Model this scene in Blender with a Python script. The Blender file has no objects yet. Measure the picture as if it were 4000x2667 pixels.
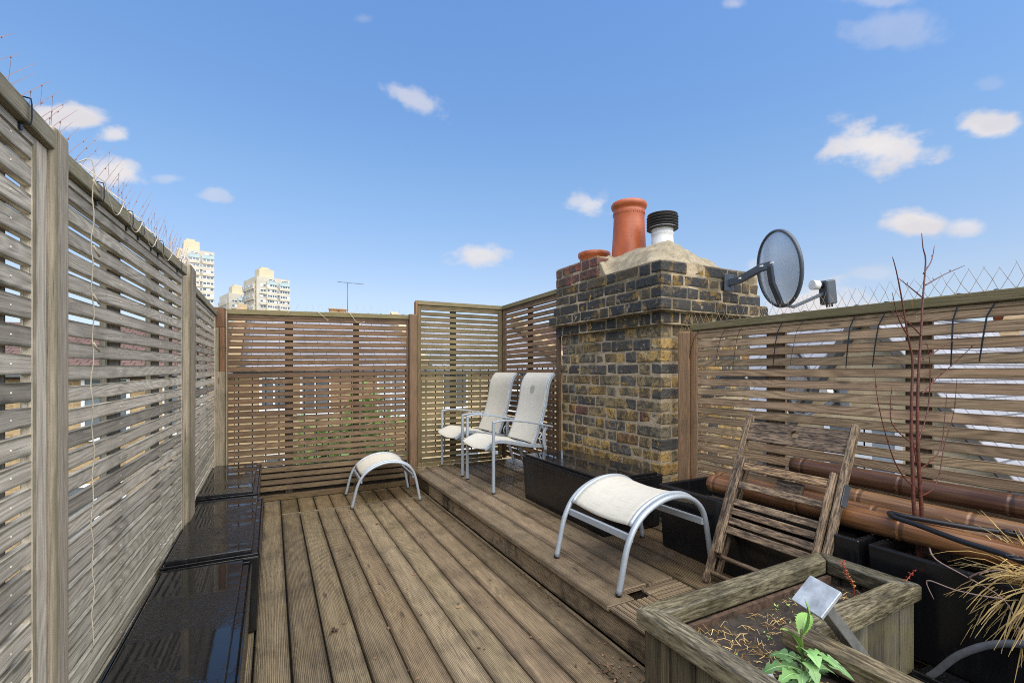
import bpy, bmesh, math, random
from mathutils import Vector, Matrix, noise as mnoise
R = math.radians
rnd = random.Random(7)
sc = bpy.context.scene
C = sc.collection
# ------------------------------------------------------------------ camera
# world axes: x = across the deck boards, y = along them, z up; lower deck at z = 0
cam = bpy.data.cameras.new('camera'); cam_o = bpy.data.objects.new('camera', cam); C.objects.link(cam_o)
cam_o.location = (0, 0, 1.29); cam_o.rotation_euler = (R(90), 0, R(-27.5))
cam.sensor_width = 36; cam.lens = 16.2; cam.shift_y = 0.0291
cam.clip_start = 0.05; cam.clip_end = 3000
sc.camera = cam_o
# ------------------------------------------------------------------ light
SUN_EL, SUN_AZ = R(56), (0.05, -1.0)
sun = bpy.data.lights.new('sun', 'SUN'); sun_o = bpy.data.objects.new('sun', sun); C.objects.link(sun_o)
sun.energy = 4.1; sun.angle = R(95); sun.color = (1.0, 0.915, 0.765)
_a = Vector((SUN_AZ[0], SUN_AZ[1], 0)).normalized()
sun_dir = Vector((_a.x*math.cos(SUN_EL), _a.y*math.cos(SUN_EL), math.sin(SUN_EL)))
sun_o.rotation_euler = sun_dir.to_track_quat('Z', 'Y').to_euler()
sc.view_settings.view_transform = 'Standard'; sc.view_settings.look = 'None'
sc.view_settings.gamma = 1; sc.view_settings.use_curve_mapping = False
sc.view_settings.exposure = 0.62
sc.cycles.filter_width = 1.0; sc.cycles.use_denoising = False
# ------------------------------------------------------------------ node helper
class G:
    def __init__(s, tree): s.t = tree; s.n = tree.nodes; s.l = tree.links
    def N(s, typ, ins=None, **kw):
        n = s.n.new(typ)
        for k, v in kw.items(): setattr(n, k, v)
        for k, v in (ins or {}).items():
            i = n.inputs[k]
            if isinstance(v, bpy.types.NodeSocket): s.l.new(v, i)
            else: i.default_value = v
        return n
    def M(s, op, a, b=0.0, c=None, clamp=False):
        d = {0: a, 1: b}
        if c is not None: d[2] = c
        return s.N('ShaderNodeMath', d, operation=op, use_clamp=clamp).outputs[0]
    def mix(s, f, a, b, mode='MIX'):
        n = s.N('ShaderNodeMix', data_type='RGBA', blend_type=mode)
        for i, v in ((0, f), (6, a), (7, b)):
            if isinstance(v, bpy.types.NodeSocket): s.l.new(v, n.inputs[i])
            elif i: n.inputs[i].default_value = (*v[:3], 1)
            else: n.inputs[0].default_value = v
        return n.outputs[2]
    def noise(s, vec, scale, detail=3, rough=.5, dist=0.0):
        n = s.N('ShaderNodeTexNoise', {'Scale': scale, 'Detail': detail, 'Roughness': rough, 'Distortion': dist})
        if vec is not None: s.l.new(vec, n.inputs['Vector'])
        return n.outputs[0]
    def mr(s, v, a, b, c=0.0, d=1.0, smooth=False):
        n = s.N('ShaderNodeMapRange', {0: v, 1: a, 2: b, 3: c, 4: d}, interpolation_type='SMOOTHSTEP' if smooth else 'LINEAR')
        return n.outputs[0]
    def mapping(s, vec, scale=(1, 1, 1), loc=(0, 0, 0), rot=(0, 0, 0)):
        n = s.N('ShaderNodeMapping', {'Scale': scale, 'Location': loc, 'Rotation': rot}); s.l.new(vec, n.inputs[0])
        return n.outputs[0]
# ------------------------------------------------------------------ sky
def build_world():
    w = bpy.data.worlds.new('World'); sc.world = w; w.use_nodes = True
    g = G(w.node_tree); g.n.clear()
    sky = g.N('ShaderNodeTexSky', sky_type='NISHITA', sun_disc=False)
    sky.sun_elevation = SUN_EL; sky.sun_rotation = math.atan2(sun_dir.x, sun_dir.y)
    sky.air_density = 1.0; sky.dust_density = 0.6; sky.ozone_density = 1.0
    tc = g.N('ShaderNodeTexCoord').outputs['Generated']
    dirn = g.N('ShaderNodeVectorMath', {0: tc}, operation='NORMALIZE').outputs[0]
    sep = g.N('ShaderNodeSeparateXYZ', {0: dirn})
    z = sep.outputs[2]
    # grade the physical sky: deeper blue overhead, paler towards the roofs
    rp = g.N('ShaderNodeValToRGB', {0: z}); cr = rp.color_ramp
    cr.elements[0].position = 0.0; cr.elements[0].color = (.50, .52, .66, 1)
    cr.elements[1].position = .61; cr.elements[1].color = (.87, 1.13, 1.37, 1)
    for pz, c in ((.066, (.68, .67, .76)), (.152, (.86, .79, .81)), (.348, (.90, 1.01, 1.07)), (.479, (.86, 1.07, 1.23))):
        e = cr.elements.new(pz); e.color = (*c, 1)
    base = g.mix(1.0, sky.outputs[0], rp.outputs[0], 'MULTIPLY')
    nz = g.noise(g.mapping(dirn, (1, 1, 1.5)), 17, 7, .56, .15)
    nb = g.noise(dirn, 5, 2)
    nzc = g.M('SUBTRACT', nz, .5)
    clouds = [(265,455,160,50,1,0), (450,525,70,34,.85,0), (450,672,130,60,1,0), (660,697,75,22,.35,0), (845,760,60,30,.45,0),
        (1620,390,150,45,.6,-.42), (1875,995,100,46,.9,0), (2300,800,100,50,.75,0), (3425,570,235,95,1,0), (3860,495,130,52,.95,0),
        (3570,865,130,46,1,0), (3775,885,80,40,.8,0), (3490,100,210,80,.28,0), (3430,0,160,45,.35,0), (2870,15,50,30,.4,0),
        (3420,1068,95,30,.3,0), (3180,1200,230,95,.95,0), (2960,1040,60,34,.35,0), (1420,75,50,25,.15,0), (3870,330,60,30,.15,0)]
    tot = None
    V, U = Vector((.88702, -.46174, 0)), Vector((.46174, .88702, 0))
    for (sx, sy, hw, hh, den, tilt) in clouds:
        sd = lambda ax_, ay_: (V*((ax_-2000)/1800) + U + Vector((0, 0, (1450-ay_)/1800))).normalized()
        d = sd(sx, sy); ct, st_ = math.cos(tilt), math.sin(tilt)
        e1 = (sd(sx+20*ct, sy-20*st_)-d)/20*hw*1.18; e2 = (sd(sx-20*st_, sy-20*ct)-d)/20*hh*1.18
        g11, g12, g22 = e1.dot(e1), e1.dot(e2), e2.dot(e2); det = g11*g22-g12*g12
        r = (e1*g22-e2*g12)/det; u = (e2*g11-e1*g12)/det
        a = g.M('SUBTRACT', g.N('ShaderNodeVectorMath', {0: dirn, 1: r}, operation='DOT_PRODUCT').outputs['Value'], d.dot(r))
        b = g.M('SUBTRACT', g.N('ShaderNodeVectorMath', {0: dirn, 1: u}, operation='DOT_PRODUCT').outputs['Value'], d.dot(u))
        f = g.N('ShaderNodeVectorMath', {0: dirn, 1: d}, operation='DOT_PRODUCT').outputs['Value']
        q = g.M('ADD', g.M('MULTIPLY', a, a), g.M('MULTIPLY', b, b))
        q = g.M('ADD', g.M('SQRT', q), g.M('MULTIPLY', nzc, 2.3))
        m = g.mr(q, 1.04, .32, 0, den, smooth=True)
        m = g.M('MULTIPLY', m, g.M('GREATER_THAN', f, .5))
        tot = m if tot is None else g.M('MAXIMUM', tot, m)
    ccol = g.mix(g.mr(nz, .35, .65), (3.9, 3.75, 3.9), (4.6, 4.4, 4.35))
    base = g.mix(g.M('MULTIPLY', tot, .96), base, ccol)
    bg = g.N('ShaderNodeBackground', {'Color': base, 'Strength': 0.127})
    out = g.N('ShaderNodeOutputWorld'); g.l.new(bg.outputs[0], out.inputs[0])
build_world()
# ------------------------------------------------------------------ mesh builder
class MB:
    def __init__(s): s.v = []; s.f = []; s.uv = []; s.t = []; s.m = []; s.sm = []; s.u2 = {}
    def face(s, idx, uv, tint=(1, 1, 1), mi=0, smooth=False):
        s.f.append(idx); s.uv.append(uv); s.t.append(tint); s.m.append(mi); s.sm.append(smooth)
    def box(s, x0, x1, y0, y1, z0, z1, tint=(1, 1, 1), M=None, mi=0, jit=0.0):
        lo = (x0, y0, z0); hi = (x1, y1, z1)
        L = max(range(3), key=lambda i: hi[i]-lo[i])
        o = len(s.v); ou = rnd.uniform(0, 60); ov = rnd.randint(0, 400)*.068
        for k in range(8):
            p = Vector((hi[0] if k & 1 else lo[0], hi[1] if k & 2 else lo[1], hi[2] if k & 4 else lo[2]))
            if jit: p += Vector((rnd.uniform(-jit, jit), rnd.uniform(-jit, jit), rnd.uniform(-jit, jit)))
            s.v.append(M @ p if M is not None else p)
        for ax in range(3):
            b, c = [i for i in range(3) if i != ax]
            for side in (0, 1):
                q = []
                for (i, j) in ((0, 0), (1, 0), (1, 1), (0, 1)):
                    k = (side << ax) | (i << b) | (j << c); q.append(k)
                flip = (side == 0) ^ (ax == 1)
                if flip: q.reverse()
                uv = []
                for k in q:
                    cc = [hi[i] if (k >> i) & 1 else lo[i] for i in range(3)]
                    if L == ax: uv.append((ou+cc[b], ov+cc[c]))
                    else:
                        oth = b if c == L else c
                        uv.append((ou+cc[L], ov+cc[oth]))
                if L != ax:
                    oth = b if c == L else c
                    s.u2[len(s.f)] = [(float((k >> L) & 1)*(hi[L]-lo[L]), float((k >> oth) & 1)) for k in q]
                s.face([o+k for k in q], uv, tint, mi)
    def tube(s, pts, r, n=6, tint=(1, 1, 1), mi=0, caps=True, flat=1.0, up=None):
        pts = [Vector(p) for p in pts]
        rs = r if isinstance(r, (list, tuple)) else [r]*len(pts)
        o = len(s.v); ou = rnd.uniform(0, 60); d = 0
        t0 = (pts[1]-pts[0]).normalized()
        a = Vector(up) if up is not None else (Vector((0, 0, 1)) if abs(t0.z) < .9 else Vector((1, 0, 0)))
        for i, p in enumerate(pts):
            t = (pts[min(i+1, len(pts)-1)]-pts[max(i-1, 0)]).normalized()
            x = t.cross(a)
            if x.length < 1e-4: x = t.cross(Vector((.3, .8, .5)))
            x.normalize(); y = x.cross(t)
            if up is None: a = y
            if i: d += (p-pts[i-1]).length
            for k in range(n):
                an = 2*math.pi*k/n
                s.v.append(p + x*(math.cos(an)*rs[i]) + y*(math.sin(an)*rs[i]*flat))
            if i:
                l = (p-pts[i-1]).length
                for k in range(n):
                    k2 = (k+1) % n
                    w = 2*math.pi*rs[i]/n
                    s.face([o+(i-1)*n+k, o+(i-1)*n+k2, o+i*n+k2, o+i*n+k],
                           [(ou+d-l, w*k), (ou+d-l, w*(k+1)), (ou+d, w*(k+1)), (ou+d, w*k)], tint, mi, n > 4)
        if caps:
            s.face([o+k for k in reversed(range(n))], [(0, 0)]*n, tint, mi)
            e = o+(len(pts)-1)*n
            s.face([e+k for k in range(n)], [(0, 0)]*n, tint, mi)
    def bar(s, pts, w, h, up=(0, 0, 1), tint=(1, 1, 1), mi=0):
        # rectangular section swept along pts; w across, h along 'up'
        pts = [Vector(p) for p in pts]; up = Vector(up); o = len(s.v); d = 0; ou = rnd.uniform(0, 60)
        for i, p in enumerate(pts):
            t = (pts[min(i+1, len(pts)-1)]-pts[max(i-1, 0)]).normalized()
            x = t.cross(up).normalized(); y = x.cross(t)
            if i: d += (p-pts[i-1]).length
            for (a, b) in ((-1, -1), (1, -1), (1, 1), (-1, 1)): s.v.append(p + x*(a*w/2) + y*(b*h/2))
            if i:
                l = (p-pts[i-1]).length
                for k in range(4):
                    k2 = (k+1) % 4; ww = (w, h, w, h)[k]
                    s.face([o+(i-1)*4+k, o+(i-1)*4+k2, o+i*4+k2, o+i*4+k], [(ou+d-l, 0), (ou+d-l, ww), (ou+d, ww), (ou+d, 0)], tint, mi)
        s.face([o+3, o+2, o+1, o], [(0, 0)]*4, tint, mi)
        e = o+(len(pts)-1)*4
        s.face([e, e+1, e+2, e+3], [(0, 0)]*4, tint, mi)
    def lathe(s, prof, cx, cy, n=28, tint=(1, 1, 1), mi=0, closed=False):
        o = len(s.v); m = len(prof)
        for (r, z) in prof:
            for k in range(n):
                a = 2*math.pi*k/n; s.v.append(Vector((cx+r*math.cos(a), cy+r*math.sin(a), z)))
        for i in range(m if closed else m-1):
            i2 = (i+1) % m
            for k in range(n):
                k2 = (k+1) % n
                s.face([o+i*n+k, o+i*n+k2, o+i2*n+k2, o+i2*n+k], [(k/n, prof[i][1]), ((k+1)/n, prof[i][1]), ((k+1)/n, prof[i2][1]), (k/n, prof[i2][1])], tint, mi, True)
    def poly(s, pts, tint=(1, 1, 1), mi=0, smooth=False):
        o = len(s.v); s.v += [Vector(p) for p in pts]
        s.face([o+i for i in range(len(pts))], [(p[0], p[1]) for p in pts], tint, mi, smooth)
    def weld(s):
        key = {}; mp = []; nv = []
        for v in s.v:
            k = (round(v[0], 5), round(v[1], 5), round(v[2], 5))
            if k not in key: key[k] = len(nv); nv.append(v)
            mp.append(key[k])
        s.v = nv; s.f = [[mp[i] for i in f] for f in s.f]
        return s
    def build(s, name, mat, parent=None, bevel=0, seg=1, **props):
        if any(s.sm) and not bevel: s.weld()
        me = bpy.data.meshes.new(name)
        me.from_pydata([tuple(v) for v in s.v], [], s.f)
        for m in (mat if isinstance(mat, (list, tuple)) else [mat]): me.materials.append(m)
        uvl = me.uv_layers.new(name='UVMap')
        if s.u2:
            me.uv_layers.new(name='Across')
        tl = me.color_attributes.new('tint', 'FLOAT_COLOR', 'CORNER')
        fu, ft = [], []
        for uv, t, f in zip(s.uv, s.t, s.f):
            for q in uv: fu += q
            ft += [t[0], t[1], t[2], 1.0]*len(f)
        me.uv_layers['UVMap'].data.foreach_set('uv', fu); me.color_attributes['tint'].data.foreach_set('color', ft)
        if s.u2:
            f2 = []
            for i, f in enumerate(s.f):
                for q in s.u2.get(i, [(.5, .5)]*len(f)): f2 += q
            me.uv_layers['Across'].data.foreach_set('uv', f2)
        me.polygons.foreach_set('material_index', s.m); me.polygons.foreach_set('use_smooth', s.sm)
        me.update()
        o = bpy.data.objects.new(name, me); C.objects.link(o)
        if parent is not None: o.parent = parent
        if bevel:
            b = o.modifiers.new('bevel', 'BEVEL'); b.width = bevel; b.segments = seg; b.limit_method = 'ANGLE'; b.angle_limit = R(40)
        for k, v in props.items(): o[k] = v
        return o
def thing(name, label, cat, group=None):
    o = bpy.data.objects.new(name, None); C.objects.link(o); o.empty_display_size = .1
    o['label'] = label; o['category'] = cat
    if group: o['group'] = group
    return o
def tag(o, label, cat, group=None):
    o['label'] = label; o['category'] = cat
    if group: o['group'] = group
    return o
def dup(root, label=None):
    r = root.copy(); C.objects.link(r)
    if label: r['label'] = label
    for ch in list(root.children):
        c = ch.copy(); C.objects.link(c); c.parent = r
        for gch in ch.children:
            d = gch.copy(); C.objects.link(d); d.parent = c
    return r
def sv(v=.1, hue=.03):
    k = 1+rnd.uniform(-v, v)*1.3
    return (k*(1+rnd.uniform(-hue, hue)), k, k*(1+rnd.uniform(-hue, hue)))
# ------------------------------------------------------------------ materials
def mat(name):
    m = bpy.data.materials.new(name); m.use_nodes = True
    g = G(m.node_tree); g.n.clear()
    p = g.N('ShaderNodeBsdfPrincipled'); out = g.N('ShaderNodeOutputMaterial'); g.l.new(p.outputs[0], out.inputs[0])
    return m, g, p
def setp(g, p, **kw):
    for k, v in kw.items():
        i = p.inputs[k.replace('_', ' ')]
        if isinstance(v, bpy.types.NodeSocket): g.l.new(v, i)
        else: i.default_value = (*v, 1) if isinstance(v, tuple) and len(v) == 3 else v
def bump(g, p, h, strength=.4, dist=.003):
    b = g.N('ShaderNodeBump', {'Strength': strength, 'Distance': dist, 'Height': h}); g.l.new(b.outputs[0], p.inputs['Normal'])
def wood(name, c1, c2, dark, rough=.75, groove=0.0, pitch=.0068, moss=0.0, mosscol=(.10, .11, .035), dirt=.3, ring=.35, bs=.5, wet=0.0, flake=0, edge=0.0, edgecol=(.045, .045, .022)):
    m, g, p = mat(name)
    uv = g.N('ShaderNodeUVMap', uv_map='UVMap').outputs[0]
    tint = g.N('ShaderNodeAttribute', attribute_name='tint').outputs[0]
    obj = g.N('ShaderNodeTexCoord').outputs['Object']
    fib = g.noise(g.mapping(uv, (4.5, 150, 1)), 1, 5, .7, .15)
    crk = g.noise(g.mapping(uv, (5, 230, 1), (5, 2, 0)), 1, 3, .6)
    wav = g.noise(g.mapping(uv, (1.1, 8.5, 1)), 1, 1.2, .4, .25)
    rings = g.M('ADD', g.M('MULTIPLY', g.M('SINE', g.M('MULTIPLY', wav, 125.0)), .5), .5)
    rings = g.M('MULTIPLY', rings, g.mr(g.noise(g.mapping(uv, (.9, 6, 1), (1, 9, 0)), 1, 2), .35, .6, .25, 1))
    blot = g.noise(obj, 2.6, 5, .65)
    strk = g.noise(g.mapping(uv, (.9, 16, 1), (3, 7, 0)), 1, 3, .55)
    f = g.M('ADD', g.M('MULTIPLY', g.mr(fib, .3, .7), .62), g.M('MULTIPLY', rings, ring))
    f = g.M('ADD', f, g.M('MULTIPLY', g.mr(strk, .3, .7), .16))
    ff = g.mr(f, .05, .9)
    if flake:
        fl_ = g.noise(g.mapping(uv, (16, 110, 1)), 1, 5, .7, .3)
        ff = g.mr(g.M('ADD', g.M('MULTIPLY', fl_, .8), g.M('MULTIPLY', strk, .3)), .47, .70)
    col = g.mix(ff, c2, c1)
    col = g.mix(g.M('MULTIPLY', g.mr(blot, .48, .68, smooth=True), dirt), col, dark)
    fine = g.mr(crk, .40, .31)
    col = g.mix(g.M('MULTIPLY', fine, .75), col, tuple(.5*x for x in dark))
    kn = g.N('ShaderNodeTexVoronoi', {'Scale': 1.0, 'Randomness': 1.0}, feature='F1'); g.l.new(g.mapping(uv, (2.2, 9, 1)), kn.inputs['Vector'])
    col = g.mix(g.M('MULTIPLY', g.mr(kn.outputs['Distance'], .11, .05, smooth=True), .7), col, tuple(.8*x for x in dark))
    h = g.M('ADD', g.M('MULTIPLY', fib, .8), g.M('MULTIPLY', rings, .35))
    if groove:
        vv = g.N('ShaderNodeSeparateXYZ', {0: uv}).outputs[1]
        s = g.M('SINE', g.M('MULTIPLY', vv, 2*math.pi/pitch))
        gr = g.mr(s, -1.0, .1, 0, 1, smooth=True)
        gr = g.M('MAXIMUM', gr, g.mr(g.noise(g.mapping(uv, (2, 14, 1)), 1, 4, .6), .5, .68, 0, .75))
        col = g.mix(g.M('MULTIPLY', g.M('SUBTRACT', 1.0, gr), groove), col, tuple(.35*x for x in dark))
        h = g.M('ADD', h, g.M('MULTIPLY', gr, 1.6))
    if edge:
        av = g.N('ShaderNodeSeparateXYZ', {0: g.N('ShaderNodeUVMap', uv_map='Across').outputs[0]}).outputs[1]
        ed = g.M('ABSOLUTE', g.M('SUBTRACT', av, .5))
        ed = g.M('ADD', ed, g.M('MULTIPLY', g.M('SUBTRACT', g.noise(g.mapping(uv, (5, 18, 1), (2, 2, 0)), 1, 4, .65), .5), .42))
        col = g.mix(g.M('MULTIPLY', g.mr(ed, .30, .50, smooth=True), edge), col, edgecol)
    if moss:
        ms = g.noise(obj, 9, 5, .65)
        col = g.mix(g.M('MULTIPLY', g.mr(ms, .42, .62, smooth=True), moss), col, mosscol)
    col = g.mix(1.0, col, tint, 'MULTIPLY')
    setp(g, p, Base_Color=col)
    if wet:
        wn = g.noise(obj, 3.3, 4, .6)
        setp(g, p, Roughness=g.mr(wn, .4, .62, rough, wet))
    else: setp(g, p, Roughness=rough)
    p.inputs['Specular IOR Level'].default_value = .35
    bump(g, p, h, bs, .0025)
    return m
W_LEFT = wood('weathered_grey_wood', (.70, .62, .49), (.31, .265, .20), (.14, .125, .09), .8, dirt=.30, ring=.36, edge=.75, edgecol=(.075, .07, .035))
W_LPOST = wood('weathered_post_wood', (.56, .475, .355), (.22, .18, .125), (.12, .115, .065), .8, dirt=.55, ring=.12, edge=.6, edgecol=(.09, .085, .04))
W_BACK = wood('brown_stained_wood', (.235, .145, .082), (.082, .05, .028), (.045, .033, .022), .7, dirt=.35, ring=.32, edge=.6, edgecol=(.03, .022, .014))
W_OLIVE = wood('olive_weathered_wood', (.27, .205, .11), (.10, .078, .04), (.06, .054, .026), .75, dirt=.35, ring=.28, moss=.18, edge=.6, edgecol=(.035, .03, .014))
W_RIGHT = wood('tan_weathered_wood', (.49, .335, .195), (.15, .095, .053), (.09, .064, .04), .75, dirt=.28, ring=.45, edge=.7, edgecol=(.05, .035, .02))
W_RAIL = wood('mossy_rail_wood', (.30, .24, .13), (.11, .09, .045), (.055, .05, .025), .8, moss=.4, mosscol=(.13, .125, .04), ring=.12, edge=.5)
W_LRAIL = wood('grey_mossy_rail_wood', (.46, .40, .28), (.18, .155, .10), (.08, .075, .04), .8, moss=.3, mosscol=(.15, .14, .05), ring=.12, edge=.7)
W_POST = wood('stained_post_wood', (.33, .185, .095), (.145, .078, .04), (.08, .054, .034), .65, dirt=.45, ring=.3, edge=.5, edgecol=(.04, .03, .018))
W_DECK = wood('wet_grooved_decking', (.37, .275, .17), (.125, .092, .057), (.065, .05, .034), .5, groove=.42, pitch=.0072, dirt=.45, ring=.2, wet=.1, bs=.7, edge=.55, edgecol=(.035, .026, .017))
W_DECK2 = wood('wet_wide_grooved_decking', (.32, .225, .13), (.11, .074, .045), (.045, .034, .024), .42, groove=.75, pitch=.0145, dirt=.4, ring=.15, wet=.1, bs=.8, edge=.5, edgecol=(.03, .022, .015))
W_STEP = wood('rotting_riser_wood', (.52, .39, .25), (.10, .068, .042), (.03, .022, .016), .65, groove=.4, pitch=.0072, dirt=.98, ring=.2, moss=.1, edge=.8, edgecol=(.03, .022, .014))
W_BOX = wood('old_dark_planter_wood', (.29, .255, .175), (.05, .043, .029), (.024, .021, .016), .5, dirt=.65, ring=.2, moss=.15, mosscol=(.10, .09, .03), wet=.22, flake=1)
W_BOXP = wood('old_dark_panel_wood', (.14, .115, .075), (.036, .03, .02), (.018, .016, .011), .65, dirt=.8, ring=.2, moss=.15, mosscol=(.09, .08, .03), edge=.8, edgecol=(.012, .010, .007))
W_CHAIR = wood('flaking_teak', (.48, .335, .205), (.06, .042, .03), (.03, .022, .016), .6, dirt=.5, ring=.1, bs=.8, flake=1)
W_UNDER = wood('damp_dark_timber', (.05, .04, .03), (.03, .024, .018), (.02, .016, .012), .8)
def plain(name, col, rough=.6, metal=0.0, var=.15, scale=8, bs=0.0, spec=.5, tinted=False):
    m, g, p = mat(name)
    obj = g.N('ShaderNodeTexCoord').outputs['Object']
    n = g.noise(obj, scale, 4, .6)
    c = g.mix(g.mr(n, .3, .7), tuple(x*(1-var) for x in col), tuple(min(1, x*(1+var)) for x in col))
    if tinted: c = g.mix(1.0, c, g.N('ShaderNodeAttribute', attribute_name='tint').outputs[0], 'MULTIPLY')
    setp(g, p, Base_Color=c, Metallic=metal, Roughness=rough); p.inputs['Specular IOR Level'].default_value = spec
    if bs: bump(g, p, n, bs, .004)
    return m
def wet_black():
    m, g, p = mat('wet_black_plastic')
    obj = g.N('ShaderNodeTexCoord').outputs['Object']
    big = g.noise(obj, 3.0, 3, .55); fine = g.noise(obj, 55, 3, .6); st = g.noise(g.mapping(obj, (30, 30, 2.5)), 1, 4, .65)
    norm = g.N('ShaderNodeNewGeometry').outputs['Normal']
    nz = g.N('ShaderNodeSeparateXYZ', {0: norm}).outputs[2]
    top = g.mr(nz, .6, .95)
    wet = g.M('MULTIPLY', g.mr(big, .47, .6, smooth=True), top)
    col = g.mix(g.M('MULTIPLY', g.mr(st, .55, .75), .30), (.008, .008, .009), (.035, .035, .036))
    setp(g, p, Base_Color=col, Roughness=g.M('MAXIMUM', g.M('ADD', g.mr(st, .3, .7, .14, .40), g.M('MULTIPLY', top, -.30)), .045))
    drop = g.mr(g.noise(obj, 90, 2, .5), .52, .66, smooth=True)
    h = g.M('MULTIPLY', g.M('ADD', g.M('MULTIPLY', fine, .5), g.M('MULTIPLY', drop, .7)), wet)
    bump(g, p, g.M('ADD', h, g.M('MULTIPLY', g.noise(obj, 7, 2), .12)), .45, .006)
    p.inputs['Specular IOR Level'].default_value = .5
    return m
M_BLACK = wet_black()
M_ALU = plain('grey_painted_aluminium', (.37, .41, .45), .38, .25, .06, 30)
M_DARKPL = plain('black_plastic', (.012, .012, .014), .4)
M_TIE = plain('black_cable_tie_nylon', (.012, .012, .015), .35)
M_GREY = plain('dark_grey_painted_steel', (.075, .09, .11), .4, .2, .15, 20)
def sling():
    m, g, p = mat('pale_woven_sling')
    uv = g.N('ShaderNodeUVMap', uv_map='UVMap').outputs[0]
    a = g.noise(g.mapping(uv, (7, 260, 1)), 1, 3, .6); b = g.noise(g.mapping(uv, (260, 7, 1)), 1, 3, .6)
    obj = g.N('ShaderNodeTexCoord').outputs['Object']
    f = g.M('MAXIMUM', g.mr(a, .55, .72), g.mr(b, .55, .72))
    c = g.mix(g.M('MULTIPLY', f, .6), (.54, .515, .445), (.24, .22, .165))
    c = g.mix(g.M('MULTIPLY', g.mr(g.noise(obj, 9, 4), .5, .75), .3), c, (.45, .42, .33))
    c = g.mix(1.0, c, g.N('ShaderNodeAttribute', attribute_name='tint').outputs[0], 'MULTIPLY')
    setp(g, p, Base_Color=c, Roughness=.75)
    bump(g, p, g.M('ADD', a, b), .2, .001)
    return m
M_SLING = sling()
def brickmat():
    m, g, p = mat('sooty_london_stock_brick')
    obj = g.N('ShaderNodeTexCoord').outputs['Object']
    t = g.N('ShaderNodeAttribute', attribute_name='tint').outputs[0]
    n1 = g.noise(obj, 16, 5, .65, .6); n2 = g.noise(obj, 60, 4, .6); n3 = g.noise(g.mapping(obj, (1, 1, 1), (9, 4, 2)), 10, 5, .7)
    zz = g.N('ShaderNodeSeparateXYZ', {0: obj}).outputs[2]
    c = g.mix(g.M('MULTIPLY', g.mr(n1, .42, .60, smooth=True), .75), t, (.055, .050, .043))
    c = g.mix(g.M('MULTIPLY', g.mr(n3, .56, .64, smooth=True), g.mr(zz, 2.05, 1.2, .35, .95)), c, (.42, .26, .07))
    c = g.mix(g.M('MULTIPLY', g.mr(n3, .40, .33, smooth=True), g.M('MULTIPLY', g.mr(zz, 1.15, 1.5), g.mr(zz, 1.95, 1.7))), c, (.50, .42, .27))
    # orange lichen high on the stack
    n4 = g.noise(g.mapping(obj, (1, 1, 1), (2, 8, 5)), 7, 5, .7)
    c = g.mix(g.M('MULTIPLY', g.mr(n4, .57, .64, smooth=True), g.M('MULTIPLY', g.mr(zz, 1.65, 1.85), .75)), c, (.26, .15, .025))
    n5 = g.noise(g.mapping(obj, (5, 5, .9)), 1, 4, .6)
    c = g.mix(g.M('MULTIPLY', g.mr(n5, .48, .64, smooth=True), g.mr(zz, .9, 1.6, .25, .7)), c, (.05, .046, .04))
    c = g.mix(.35, c, g.mix(n2, tuple([.35]*3), tuple([1.6]*3)), 'MULTIPLY')
    setp(g, p, Base_Color=c, Roughness=g.mr(n1, .3, .7, .8, .5)); p.inputs['Specular IOR Level'].default_value = .22
    bump(g, p, g.M('ADD', n2, g.M('MULTIPLY', n1, 1.5)), .9, .009)
    return m
M_BRICK = brickmat()
def mortarmat(name, c1, c2, c3=(.05, .05, .045)):
    m, g, p = mat(name)
    obj = g.N('ShaderNodeTexCoord').outputs['Object']
    n = g.noise(obj, 14, 5, .65); n2 = g.noise(obj, 70, 3, .6); n3 = g.noise(g.mapping(obj, loc=(3, 3, 3)), 5, 4, .65)
    c = g.mix(g.mr(n, .3, .7), c1, c2)
    c = g.mix(g.M('MULTIPLY', g.mr(n2, .60, .70), .7), c, c3)
    c = g.mix(g.M('MULTIPLY', g.mr(n3, .52, .7), .45), c, tuple(.5*x for x in c2))
    zz = g.N('ShaderNodeSeparateXYZ', {0: obj}).outputs[2]
    if 'sandy' in name: c = g.mix(g.M('MULTIPLY', g.mr(g.noise(g.mapping(obj, loc=(7, 1, 2)), 4, 5, .65), .38, .58, smooth=True), g.mr(zz, 1.25, 1.75, .2, .85)), c, (.105, .085, .045))
    setp(g, p, Base_Color=c, Roughness=.9); bump(g, p, g.M('ADD', n, n2), .8, .006)
    return m
M_MORTAR = mortarmat('sandy_mortar', (.52, .41, .27), (.34, .265, .17))
M_FLAUNCH = mortarmat('pitted_pale_cement', (.37, .31, .21), (.20, .165, .11), (.04, .037, .027))
def terracotta(name, c1, c2):
    m, g, p = mat(name)
    obj = g.N('ShaderNodeTexCoord').outputs['Object']
    n = g.noise(g.mapping(obj, (1, 1, .5)), 9, 4, .6); n2 = g.noise(obj, 45, 3)
    ring = g.noise(g.mapping(obj, (.4, .4, 60)), 1, 2)
    c = g.mix(g.mr(n, .35, .7), c1, c2)
    c = g.mix(g.M('MULTIPLY', g.mr(n2, .68, .74), .8), c, (.06, .03, .02))
    setp(g, p, Base_Color=c, Roughness=.42); bump(g, p, g.M('ADD', ring, g.M('MULTIPLY', n2, .3)), .3, .003)
    return m
M_TERRA = terracotta('orange_terracotta', (.44, .105, .030), (.31, .065, .018))
M_TERRA2 = terracotta('brown_orange_terracotta', (.40, .10, .022), (.27, .06, .014))
M_WHITE = plain('flaking_white_paint', (.72, .72, .71), .5, 0, .12, 25, .2)
M_FRAME = plain('white_window_paint', (.75, .76, .77), .4, 0, .05, 3)
M_GLASS = plain('dark_window_glass', (.10, .125, .145), .08, 0, .4, 1.3, 0, .8)
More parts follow.
